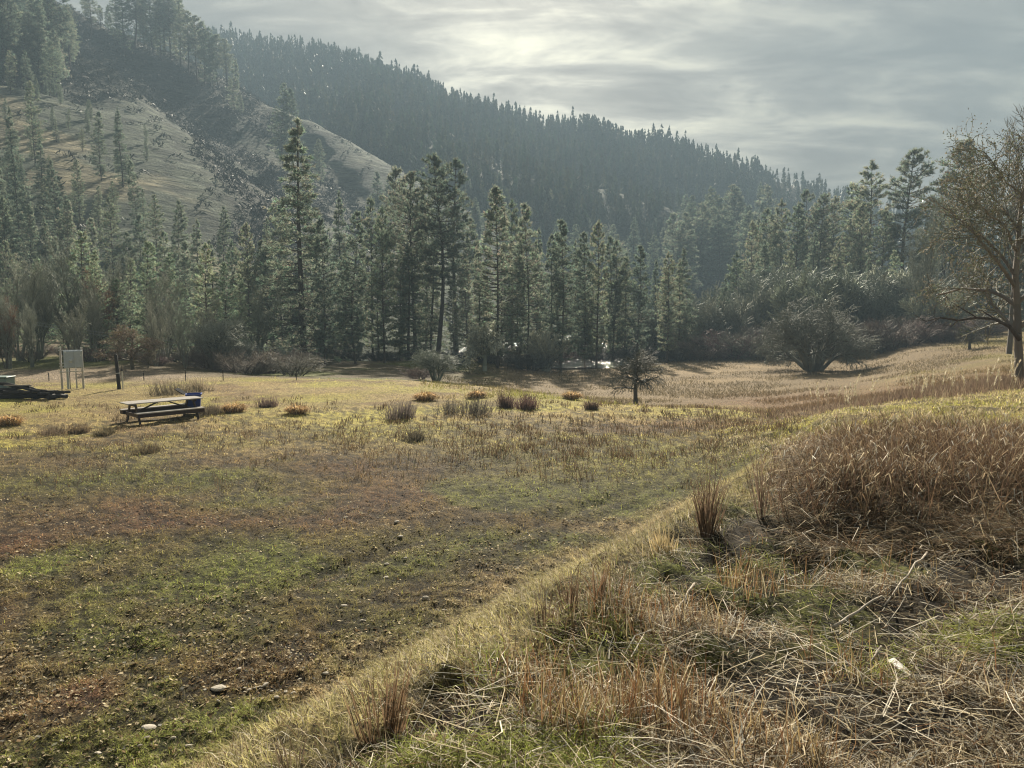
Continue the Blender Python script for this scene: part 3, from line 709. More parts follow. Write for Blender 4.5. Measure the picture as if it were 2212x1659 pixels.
# --- right-hand group
RG = [(1566, 600, 112, 'fir', 1.0, 'sunlit fir at the right side of the dark blue gap'), (1592, 545, 122, 'pine', 1.1, None), (1625, 478, 142, 'pine', 1.1, None), (1655, 452, 150, 'pine', 1.1, None), (1690, 432, 150, 'pine', 1.1, None),
 (1720, 445, 142, 'pine', 1.2, None), (1744, 412, 150, 'tall', 1.2, 'pine with two pale bare trunks in the middle of the right-hand group'), (1775, 420, 142, 'tall', 1.2, 'pine whose straight trunk shows just left of the pointed pine'),
 (1808, 425, 150, 'pine', 1.2, None), (1838, 398, 152, 'pine', 1.1, None), (1885, 350, 140, 'pine', 1.35, 'dense pointed pine standing out dark against the sky'), (1862, 440, 130, 'pine', 1.1, None), (1912, 455, 126, 'pine', 1.1, None),
 (1935, 540, 112, 'young', 1.0, None), (1969, 322, 128, 'tall', 1.45, 'tall open-branched pine alone against the sky'), (2003, 480, 122, 'pine', 1.0, None), (2042, 455, 112, 'pine', 1.1, None),
 (2078, 305, 120, 'tall', 1.35, 'ragged dark pine behind the leafy tree at the right edge'), (2048, 380, 128, 'tall', 1.1, 'smaller ragged pine next to the one at the right edge'), (2112, 430, 115, 'pine', 1.0, None), (2155, 350, 110, 'fir', 1.0, 'deep green fir behind the right edge tree'),
 (2195, 410, 112, 'fir', 1.0, None), (1650, 520, 126, 'fir', 1.1, None), (1705, 540, 122, 'pine', 1.1, None), (1760, 500, 128, 'fir', 1.0, None), (1815, 520, 122, 'pine', 1.1, None), (1880, 560, 116, 'fir', 1.1, None), (1640, 470, 185, 'fir', 1.0, None),
 (2240, 420, 110, 'fir', 1.0, None), (1985, 540, 115, 'fir', 1.0, None), (2070, 520, 110, 'fir', 1.0, None), (1785, 470, 160, 'pine', 1.0, None), (1860, 500, 150, 'pine', 1.0, None)]
for X_, Y_, d_, k_, w_, lb in RG:
    conifer(X_, Y_, d_, k_, w_, lb or 'green conifer in the dense group above the far meadow', 'conifers of the right-hand group')

# --- far forest: one mass on the far ridge and the low spur
def far_forest():
    r = np.random.default_rng(3)
    pts = []
    n = 60000
    x = r.uniform(-480, 620, n); y = r.uniform(290, 640, n)
    hb = hillB(x, y); hc = hillC(x, y); ha = hillA(x, y); g = ground0(x, y)
    cr = ridge(x, y, RB, 0.0)-ridge(x, y, RB, .5)
    dn = fbm(x*.008, y*.008, 111, 3)
    on = (hb > g+2) & (hb > hc-2) & (ha < hb) & (cr < 200)
    keep = on & (r.random(n) < np.where(cr < 9, .24, .20+.36*sstep(dn, .38, .56)))
    x1, y1, z1 = x[keep], y[keep], hb[keep]
    # skyline
    m = 9000; x = r.uniform(-190, 200, m); y = r.uniform(250, 500, m)
    hc = hillC(x, y); g = ground0(x, y); cr2 = ridge(x, y, RC, .5)-ridge(x, y, RC, 0.0)
    k2 = (hc > g+1) & (hc > hillA(x, y)) & (hc > hillB(x, y)-1) & ((cr2 < -9) | (r.random(m) < .1)) & (r.random(m) < .5)
    X = np.concatenate([x1, x[k2]]); Y = np.concatenate([y1, y[k2]]); Z = np.concatenate([z1, hc[k2]])
    # a few more in the valley between the hills
    m = 5000; x = r.uniform(-120, 420, m); y = r.uniform(320, 600, m); g = ground0(x, y)
    k3 = (np.maximum(np.maximum(hillA(x, y), hillB(x, y)), hillC(x, y)) < g+1)
    X = np.concatenate([X, x[k3]]); Y = np.concatenate([Y, y[k3]]); Z = np.concatenate([Z, g[k3]])
    n = len(X); print('far trees', n)
    h = r.uniform(5, 11.5, n)*(.75+.6*fbm(X*.02, Y*.02, 118, 2))*(1+.35*(r.random(n) < .10)); w_ = h*r.uniform(.15, .28, n)
    K = 34
    t = r.random((n, K))**.8; az = r.random((n, K))*6.283
    rd_ = (1-t)**.75*w_[:, None]*(.55+.6*r.random((n, K)))+.1
    zc = h[:, None]*(.10+.9*t)
    px = X[:, None]+np.cos(az)*rd_; py = Y[:, None]+np.sin(az)*rd_; pz = Z[:, None]+zc-rd_*.25
    qx = X[:, None]+np.cos(az)*rd_*.1; qy = Y[:, None]+np.sin(az)*rd_*.1; qz = pz+rd_*.5+.5
    s = (.5+w_[:, None]*.34)*np.ones((n, K))
    sx_ = -np.sin(az)*s; sy_ = np.cos(az)*s
    v0 = np.stack([px-sx_*.5, py-sy_*.5, pz], -1); v1 = np.stack([px+sx_*.5, py+sy_*.5, pz-.2], -1); v2 = np.stack([qx, qy, qz+h[:, None]*.05], -1)
    V = np.stack([v0, v1, v2], 2).reshape(-1, 3)
    sh = r.uniform(.7, 1.35, n)
    C = np.stack([.055*sh*r.uniform(.85, 1.5, n), .078*sh, .045*sh], -1)
    C = np.repeat(C, K*3, 0)
    o = mesh_np('far_forest', V, np.arange(len(V)).reshape(-1, 3), FAR_NEEDLE, colr=C)
    tag(o, 'blue-hazed conifer forest covering the far ridge', 'forest', kind='stuff')
far_forest()
# brush in the gullies of the hillside
def brush():
    r = np.random.default_rng(8); n = 30000
    x = r.uniform(-330, 60, n); y = r.uniform(110, 360, n); z = hillA(x, y); g = ground0(x, y)
    C = colA(x, y, z); dark = C[:, 1] < .085
    k = (z > g+2) & ((dark & (r.random(n) < .6)) | (r.random(n) < .035))
    x, y, z = x[k], y[k], z[k]; n = len(x); K = 16
    s = r.uniform(.7, 1.9, n)[:, None]
    d = rand_unit(n*K, r).reshape(n, K, 3); d[..., 2] = np.abs(d[..., 2])
    c0 = np.stack([x, y, z], -1)[:, None, :]+d*s[..., None]*np.array([1, 1, .7])
    a = rand_unit(n*K, r).reshape(n, K, 3)*s[..., None]*.5; b = rand_unit(n*K, r).reshape(n, K, 3)*s[..., None]*.22
    V = np.stack([c0-a, c0+a*.6+b, c0+a], 2).reshape(-1, 3)
    sh = r.uniform(.6, 1.5, n); C = np.repeat(np.stack([.075*sh, .075*sh, .06*sh], -1), K*3, 0)
    o = mesh_np('brush', V, np.arange(len(V)).reshape(-1, 3), TWIG, colr=C)
    tag(o, 'dark leafless brush filling the gullies of the hillside', 'brush', kind='stuff')
brush()
# ---------------------------------------------------------------- leafless trees and bushes
def bare_skel(r, spec):
    """returns arrays of segments (A,B,ra,rb,level)"""
    S = []
    def grow(p, d, L, rad, lev):
        nseg = spec['seg'][lev]; pts = [p]; dirs = []
        for i in range(nseg):
            d = d+r.normal(size=3)*spec['wob'][lev]+np.array([0, 0, spec['grav'][lev]*(i+1)/nseg])
            d /= np.linalg.norm(d); q = pts[-1]+d*L/nseg
            if q[2] < .15: q[2] = .15; d[2] = abs(d[2])
            pts.append(q); dirs.append(d)
        end = rad*spec['tap'][lev]
        for i in range(nseg):
            a = rad+(end-rad)*i/nseg; b = rad+(end-rad)*(i+1)/nseg
            S.append((pts[i], pts[i+1], a, b, lev))
        if lev+1 >= len(spec['seg']): return
        k = spec['n'][lev]; k = int(r.integers(max(1, int(k*.75)), int(k*1.25)+2))
        for j in range(k):
            t = spec['t0'][lev]+(1-spec['t0'][lev])*((j+r.random())/k)
            f = t*nseg; i = min(int(f), nseg-1); q = pts[i]+(pts[i+1]-pts[i])*(f-i)
            dd = dirs[i]; o = rand_unit(1, r)[0]; o = o-dd*np.dot(o, dd); o /= np.linalg.norm(o)
            an = spec['ang'][lev]*(.7+.6*r.random())
            nd = dd*math.cos(an)+o*math.sin(an); nd[2] += spec['up'][lev]; nd /= np.linalg.norm(nd)
            grow(q, nd, spec['len'][lev+1]*(1.15-.55*t)*(.7+.6*r.random()), max((rad+(end-rad)*t)*.62, spec['rmin']), lev+1)
    for st in spec['stems'](r):
        grow(np.array([st[0][0], st[0][1], -.15 if st[0][2] == 0 else st[0][2]]), np.array(st[1])/np.linalg.norm(st[1]), st[2], st[3], 0)
    return S
def stems_multi(n, L, rad, spread, base=.25):
    def f(r):
        o = []
        for i in range(n):
            a = 6.283*(i+r.random()*.6)/n; s = spread*(.35+.75*r.random())
            o.append(((math.cos(a)*base*r.random(), math.sin(a)*base*r.random(), 0), (math.cos(a)*s, math.sin(a)*s, 1), L*(.8+.4*r.random()), rad*(.7+.5*r.random())))
        return o
    return f
def stem_one(L, rad, lean=0.0):
    return lambda r: [((0, 0, 0), (r.normal()*.05+lean, r.normal()*.05, 1), L, rad)]
SPEC = {
 'umbrella': dict(stems=stems_multi(13, 3.4, .13, .95, .35), seg=(5, 4, 3, 3), wob=(.09, .14, .2, .25), grav=(-.05, -.12, -.22, -.3), tap=(.4, .35, .4, .5), n=(7, 8, 6), t0=(.42, .2, .1), ang=(.7, .8, .8), up=(.20, .12, .03), len=(0, 2.1, 1.15, .6), rmin=.013),
 'roundtree': dict(stems=stems_multi(6, 2.6, .14, .55, .2), seg=(5, 4, 3, 3), wob=(.09, .12, .18, .22), grav=(.02, 0, -.04, -.05), tap=(.45, .35, .4, .5), n=(7, 7, 6), t0=(.42, .15, .1), ang=(.65, .7, .8), up=(.15, .1, .05), len=(0, 1.7, .95, .5), rmin=.014),
 'fan': dict(stems=stems_multi(16, 2.6, .06, .62, .25), seg=(5, 4, 3), wob=(.05, .07, .12), grav=(.02, .03, .03), tap=(.3, .3, .4), n=(11, 7), t0=(.2, .15), ang=(.35, .45), up=(.12, .1), len=(0, 1.25, .6), rmin=.014),
 'fruit': dict(stems=stem_one(2.9, .15, .02), seg=(5, 5, 4, 3), wob=(.05, .13, .2, .25), grav=(0, -.15, -.20, -.16), tap=(.4, .35, .4, .5), n=(16, 10, 7), t0=(.36, .2, .1), ang=(1.15, .8, .8), up=(.08, .0, -.05), len=(0, 1.75, .8, .42), rmin=.014),
 'alder': dict(stems=stems_multi(4, 7.5, .15, .22, .3), seg=(8, 5, 4, 3), wob=(.05, .08, .12, .18), grav=(.03, .05, .05, .02), tap=(.18, .3, .4, .5), n=(16, 7, 5), t0=(.22, .2, .15), ang=(.55, .5, .6), up=(.2, .15, .1), len=(0, 2.6, 1.2, .6), rmin=.015),
 'thicket': dict(stems=stems_multi(22, 1.9, .035, .85, .7), seg=(4, 3, 3), wob=(.1, .15, .2), grav=(.0, .0, -.02), tap=(.35, .4, .5), n=(9, 7), t0=(.15, .1), ang=(.5, .65), up=(.1, .08), len=(0, .95, .5), rmin=.011),
 'wild': dict(stems=stem_one(6.2, .15, -.08), seg=(7, 6, 5, 4), wob=(.10, .16, .2, .22), grav=(0, -.02, -.05, -.05), tap=(.35, .3, .35, .5), n=(15, 11, 8), t0=(.24, .2, .12), ang=(.95, .8, .85), up=(.12, .06, .02), len=(0, 3.4, 1.6, .75), rmin=.011),
}
def make_bare(kind, seed, c=(.12, .115, .09), thick=1.0, leaf=None, fine=1.0):
    r = np.random.default_rng(seed); S = bare_skel(r, SPEC[kind])
    A = np.array([s[0] for s in S]); B = np.array([s[1] for s in S]); ra = np.array([s[2] for s in S]); rb = np.array([s[3] for s in S]); lv = np.array([s[4] for s in S])
    top = np.percentile(B[:, 2], 99.7)
    out = []
    split = lv <= 1
    for nm, msk, n in (('trunk', split, 5), ('crown', ~split, 3)):
        V, F = cones(A[msk], B[msk], ra[msk]*thick, rb[msk]*thick*(fine if nm == 'crown' else 1), n)
        cc = np.array(c)*(.6 if nm == 'trunk' else 1.0)
        C = np.repeat(cc[None]*(.75+.5*r.random((msk.sum(), 1))), 2*n, 0)
        out.append((V, F, C))
    tm = mesh_np('trunk', out[0][0], out[0][1], TWIG, colr=out[0][2], link=False)
    V, F, C = out[1]
    cm = mesh_np('crown', V, F, TWIG, colr=C, link=False)
    lm = None
    if leaf:
        Bt = B[lv >= 2]; k = leaf['n']; sel = r.integers(0, len(Bt), k)
        pp = Bt[sel]+r.normal(size=(k, 3))*leaf['sp']
        lc = np.array(leaf['c'])[r.integers(0, len(leaf['c']), k)]*(.6+.8*r.random((k, 1)))
        a = rand_unit(k, r)*leaf['s']; b = rand_unit(k, r)*leaf['s']*.55
        V = np.stack([pp-a, pp+b, pp+a, pp-b], 1).reshape(-1, 3)
        lm = mesh_np('foliage', V, np.arange(len(V)).reshape(-1, 4), LEAFM, colr=np.repeat(lc, 4, 0), link=False)
    return tm, cm, lm, top
LEAFM = leafmat('withered_leaves', trans=.4, rough=.8, spec=.1)
SPEC['alder1'] = dict(SPEC['alder'], stems=stem_one(8.5, .17), n=(22, 7, 5), t0=(.35, .2, .15))
def bare(name, src, X, Ytop, d, label, cat, group=None, wide=1.0, hgt=None, base=None, rz=None):
    u, v = X*D, Ytop*D; x, y, zt = P(u, v, d)
    zb = float(H(np.array([x]), np.array([y]))[0]) if base is None else base
    h = hgt or max(zt-zb, .8); s = h/src[3]
    e = empty(name, (x, y, zb-.03), random.random()*6.28 if rz is None else rz); e.scale = (s*wide, s*wide, s)
    put('trunk', src[0], e); put('crown', src[1], e)
    if src[2]: put('foliage', src[2], e)
    return tag(e, label, cat, group)

G1 = (.26, .28, .23); G2 = (.20, .18, .14); GR = (.15, .11, .07)
umb = make_bare('umbrella', 1, (.20, .205, .165), 1.25)
thd = make_bare('thicket', 66, (.07, .07, .06), 1.3, fine=1.6)
umb2 = make_bare('umbrella', 12, G1, 1.0)
rnd = [make_bare('roundtree', 20+i, G1, 1.0, fine=1.8) for i in range(3)]
fan = [make_bare('fan', 31, (.50, .52, .42), 1.6, fine=4.2), make_bare('fan', 32, G1, 1.0, fine=2.2)]
fruit = [make_bare('fruit', 41, (.12, .115, .09), .95), make_bare('fruit', 42, (.15, .14, .11), 1.2, fine=1.8), make_bare('fruit', 43, (.48, .50, .40), 1.4, fine=4.0)]
ald = [make_bare('alder', 51+i, (.27, .28, .22), .9) for i in range(4)]
thk = [make_bare('thicket', 61, (.19, .155, .125), 1.0), make_bare('thicket', 62, (.22, .21, .17), 1.0), make_bare('thicket', 63, (.20, .14, .12), 1.0)]
ald1 = make_bare('alder1', 58, (.16, .15, .12), .9)
orch = make_bare('wild', 71, (.22, .18, .12), 1.5, fine=1.5, leaf=dict(n=5000, sp=.1, s=.08, c=[(.17, .13, .07), (.14, .13, .07)]))
wild = make_bare('wild', 75, (.24, .22, .18), 1.0, leaf=dict(n=15000, sp=.09, s=.036, c=[(.16, .13, .09), (.13, .115, .075), (.20, .165, .12), (.11, .12, .06), (.09, .11, .05)]))

# lone trees and bushes of the meadow
e = bare('spreading_tree', umb, 1762, 642, 76, 'wide leafless many-stemmed tree with drooping outer branches, casting a shadow on the far meadow', 'bare tree', wide=1.05)
bare('orchard_tree', fruit[0], 1376, 752, 46, 'small dark leafless fruit tree with hanging twigs at the edge of the near field', 'fruit tree', wide=1.1, rz=.4)
bare('fan_bush', fan[0], 1179, 710, 88, 'fan-shaped leafless bush with a dark short stem in front of the wood', 'bush', wide=1.0)
bare('orchard_tree', fruit[2], 1047, 700, 82, 'small round-headed leafless tree with a thin bare trunk', 'fruit tree', wide=.9)
bare('round_bush', rnd[0], 940, 752, 56, 'low tangled grey-green bush with a dark foot beyond the field crest', 'bush', wide=1.35)
bare('thicket_bush', thk[2], 905, 790, 58, 'low reddish bramble left of the tangled bush', 'bush', wide=1.6)
bare('orchard_tree', fruit[1], 2098, 700, 72, 'small dark round tree on the green slope beneath the dead branch', 'fruit tree', wide=1.15)
bare('orchard_tree', orch, 282, 700, 50, 'brownish orchard tree with twisted limbs behind the dark post', 'fruit tree', wide=1.75, rz=2.0)
bare('orchard_tree', orch, 318, 755, 52, 'low brownish orchard tree leaning on its taller neighbour', 'fruit tree', wide=1.5, rz=4.4)
bare('willow_tree', rnd[1], 470, 684, 58, 'round-headed grey-green willow with many stems from one foot', 'bare tree', wide=1.05)
bare('round_bush', rnd[2], 515, 735, 60, 'low reddish-grey bush right of the round-headed willow', 'bush', wide=1.1)
bare('willow_tree', rnd[0], 1500, 690, 118, 'small vase-shaped bare tree at the foot of the dark blue gap', 'bare tree', wide=1.0)
bare('fan_bush', fan[1], 620, 745, 66, 'small dark leafless bush in front of the broad fir', 'bush', wide=.8)
# big tree at the right edge
bare('wild_plum_tree', wild, 2238, 330, 30, 'tangled brown-leaved tree with a crooked trunk at the right picture edge', 'tree', wide=.95, rz=.9, hgt=9.8)
bare('bare_tree', ald1, 2215, 232, 62, 'bare tree whose thin twigs reach above the brown-leaved tree', 'bare tree', wide=.8)
bare('bare_tree', ald1, 2330, 205, 58, 'bare tree with twigs entering at the upper right edge', 'bare tree', wide=.9)
bare('bare_alder_tree', ald[3], 2010, 420, 92, 'thin bare tree between the open pine and the ragged pine', 'bare tree', wide=.6)
# tall bare alders on the left
for i, (X_, Y_, d_, w_) in enumerate(((28, 552, 56, 1.0), (75, 560, 58, .9), (150, 515, 60, 1.1), (240, 545, 62, 1.0), (350, 575, 60, 1.0), (195, 600, 56, .9), (430, 640, 62, 1.0), (-20, 600, 52, 1.0), (545, 600, 72, .9), (60, 650, 51, .8), (150, 640, 52, .8), (330, 650, 54, .8), (395, 655, 55, .7), (12, 640, 50, .8))):
    bare('bare_alder_tree', ald[i % 4], X_, Y_, d_, ('tall leafless alder with a spray of pale branches at the far left', 'leafless alder beside the pale-branched one at the far left', 'broad leafless alder left of the brightest young pine')[i] if i < 3 else 'grey leafless alder crowded among the young pines of the left bank', 'bare tree', 'leafless alders on the left bank', wide=w_)
# rusty-leaved small tree
rust = make_bare('alder', 91, (.15, .10, .07), .9, leaf=dict(n=5000, sp=.12, s=.06, c=[(.30, .16, .08), (.24, .15, .08)]))
bare('rusty_tree', rust, 212, 578, 58, 'thin tree with rusty leftover leaves among the young pines', 'tree', wide=.6)
bare('rusty_tree', rust, 4, 640, 50, 'thin tree with rusty leftover leaves at the left picture edge', 'tree', wide=.7, rz=2)
# understorey bushes
r_ = random.Random(11)
for i in range(26):
    X_ = -20+i*26+r_.uniform(-9, 9); d_ = r_.uniform(54, 64)
    bare('thicket_bush', thk[i % 3], X_, 762+r_.uniform(-18, 22), d_, 'brown leafless thicket along the foot of the left bank trees', 'bush', 'thickets under the left bank trees', wide=1.5)
for i in range(44):
    X_ = 620+i*21.5+r_.uniform(-14, 14); d_ = 92+r_.uniform(-5, 8)+(14 if X_ > 1200 else 0)
    bare('thicket_bush', (thd if i % 2 else thk[i % 3]), X_, 766+r_.uniform(-16, 10)-(14 if X_ > 1100 else 0)-(10 if X_ > 1350 else 0), d_, 'dark low thicket between the riverside trunks', 'bush', 'thickets under the riverside row', wide=1.7)
# pale grey-green willows below the right-hand group
for i in range(30):
    X_ = 1535+i*17.5+r_.uniform(-8, 8); d_ = r_.uniform(104, 126)-(16 if X_ > 1900 else 0)
    yt = (625 if X_ < 1620 else 590)+r_.uniform(-18, 50)
    bare('willow_tree', (rnd+fan)[i % 5], X_, yt, d_, 'hazy grey-green willow in the thicket behind the far meadow', 'bare tree', 'willows behind the far meadow', wide=1.15)
for i in range(20):
    X_ = 1545+i*31+r_.uniform(-9, 9); d_ = 102+r_.uniform(-4, 4)-(12 if X_ > 1900 else 0)
    bare('thicket_bush', thk[(i+1) % 3], X_, 708+r_.uniform(-12, 8)-(22 if X_ > 1850 else 0), d_, 'low dark bush along the upper rim of the far meadow', 'bush', 'bushes on the rim of the far meadow', wide=1.6)
for i, X_ in enumerate((1400, 1430, 1462, 1290, 1335)):
    bare('willow_tree', rnd[i % 3], X_, 660+(i % 3)*14, 112+i*2, 'grey willow at the right end of the riverside row', 'bare tree', 'willows at the end of the riverside row', wide=1.1)
# ---------------------------------------------------------------- grass, straw and weeds
GRASSM = leafmat('grass_blades', trans=.42, rough=.75, spec=.08)
STEMM = leafmat('weed_stems', trans=.3, rough=.8, spec=.08)
GG = np.random.default_rng(21)
def blades(x, y, z, L, w, az, el, bend, c, wdir=None, jit=0.0):
    """curved blades, 3 triangles each. el: start elevation, bend: drop in elevation along the blade"""
    n = len(x); p0 = np.stack([x, y, z], -1)
    def dirv(a, e): return np.stack([np.cos(a)*np.cos(e), np.sin(a)*np.cos(e), np.sin(e)], -1)
    d1 = dirv(az, el); az2 = az+GG.normal(size=n)*jit; e2 = el-bend; d2 = dirv(az2, e2)
    p1 = p0+d1*(L*.55)[:, None]; p2 = p1+d2*(L*.45)[:, None]
    wd = (az+np.pi/2 if wdir is None else wdir)
    s = np.stack([np.cos(wd), np.sin(wd), np.zeros(n)], -1)*w[:, None]
    V = np.stack([p0-s*.5, p0+s*.5, p1-s*.42, p1+s*.42, p2], 1).reshape(-1, 3)
    b = (np.arange(n)*5)[:, None]
    F = np.concatenate([b+[[0, 1, 3]], b+[[0, 3, 2]], b+[[2, 3, 4]]], 1).reshape(-1, 3)
    return V, F, np.repeat(c, 5, 0)
def joinm(parts):
    Vs, Fs, Cs, n = [], [], [], 0
    for V, F, C in parts: Vs.append(V); Fs.append(F+n); Cs.append(C); n += len(V)
    return np.concatenate(Vs), np.concatenate(Fs), np.concatenate(Cs)
def mixc(n, cols, wts):
    c = np.array(cols); w = np.array(wts, float); w /= w.sum()
    return c[GG.choice(len(c), n, p=w)]*(.55+.9*GG.random((n, 1)))
def view_sample(n, u0, u1, d0, d1, pw=1.0):
    """ground points spread evenly over the seen field: denser near the viewer"""
    t = GG.random(n); inv = 1/d0+(1/d1-1/d0)*t**pw
    y = 1/inv; u = GG.uniform(u0, u1, n); x = (u-512)/FP*(y*cp+ZC*sp)
    return x, y
PALE = (.52, .44, .29); OLIVE = (.16, .16, .045); YG = (.33, .36, .075); RUST = (.23, .12, .06); DKB = (.07, .05, .03); MIDB = (.20, .135, .07); WHITE = (.70, .64, .52); GREY = (.30, .29, .25)

# 1 short grass and litter of the field
def field():
    parts = []
    n = 620000
    x, y = view_sample(n, -60, 1080, 5.2, 46)
    s = sbank(x, y); r = np.hypot(x, y); z = ground(x, y)
    k = ((s > 2.2) | (r > 16)) & (GG.random(n) < .9)
    clump = fbm(x*1.6, y*1.6, 201, 3); mic = sstep(fbm(x*8, y*8, 88, 2), .34, .58); k &= GG.random(n) < (sstep(clump, .30, .60)*.7+.3)*(.22+.78*mic)
    x, y, z, r = x[k], y[k], z[k], r[k]; n = len(x)
    px = r/FP
    T = tint(x, y)
    m = GG.random(n)[:, None]; pal = mixc(n, [PALE, MIDB, OLIVE, YG, DKB, (.40, .33, .18)], [30, 22, 16, 12, 22, 16])
    c = np.where(m < .70, T*(.8+2.2*GG.random((n, 1))), pal*1.1)
    L = (.025+.065*GG.random(n)**2)*(1+r*.02); w = np.maximum(.003+.003*GG.random(n), px*.36)
    el = np.abs(GG.normal(size=n))*.55+.08
    parts.append(blades(x, y, z-.004, L, w, GG.random(n)*6.283, el, GG.random(n)*.6, c, jit=.5))
    # small round dead leaves
    n = 80000; x, y = view_sample(n, -60, 1000, 5.2, 30); s = sbank(x, y); k = (s > 3.0); k &= GG.random(n) < sstep(fbm(x*.7, y*.7, 203, 3), .3, .6)*.8+.2
    x, y = x[k], y[k]; z = ground(x, y); n = len(x); a = GG.random(n)*6.283; sz = (.010+.022*GG.random(n))
    P0 = np.stack([x, y, z+.006], -1); u_ = np.stack([np.cos(a), np.sin(a), GG.normal(size=n)*.4], -1)*sz[:, None]; v_ = np.stack([-np.sin(a), np.cos(a), GG.normal(size=n)*.4], -1)*sz[:, None]*.6
    V = np.stack([P0-u_, P0-v_, P0+u_, P0+v_+[0, 0, .004]], 1).reshape(-1, 3); b = (np.arange(n)*4)[:, None]
    F = np.concatenate([b+[[0, 1, 2]], b+[[0, 2, 3]]], 1).reshape(-1, 3)
    parts.append((V, F, np.repeat(mixc(n, [MIDB, DKB, GREY, PALE, (.62, .52, .34)], [30, 26, 8, 16, 20]), 4, 0)))
    V, F, C = joinm(parts)
    tag(mesh_np('field_grass', V, F, GRASSM, colr=C), 'short mossy grass and dead litter of the open field', 'grass', kind='stuff')
field()
# 2 pale soft grass on the slope under the bank's crest
def slope():
    n = 150000
    t = GG.uniform(1.0, 17, n); s = GG.uniform(-.35, 4.6, n)
    k = GG.random(n) < np.clip(5.5/t, .25, 1); t, s = t[k], s[k]
    x = PB[0]+.58*t+NB[0]*s-1.2*.58; y = PB[1]+.815*t+NB[1]*s-1.2*.815
    k = (y > 1.6) & (np.hypot(x, y) < 16); x, y, s = x[k], y[k], s[k]; z = ground(x, y); n = len(x)
    r = np.hypot(x, y)
    T = tint(x, y)
    c = np.where(GG.random(n)[:, None] < .5, T*(.8+1.1*GG.random((n, 1))), mixc(n, [PALE, (.26, .27, .09), MIDB, WHITE], [50, 10, 26, 10]))
    L = (.05+.10*GG.random(n)**1.5)*(1-.35*sstep(s, .8, 2)); w = np.maximum(.0024+.002*GG.random(n), r/FP*.35)
    az = GG.normal(size=n)*.9+2.5; k2 = None
    V, F, C = blades(x, y, z-.004, L, w, az, GG.uniform(.2, 1.2, n), GG.uniform(.2, 1.1, n), c, jit=.3)
    tag(mesh_np('slope_grass', V, F, GRASSM, colr=C), 'fine pale and yellow-green grass on the slope below the bank', 'grass', kind='stuff')
slope()
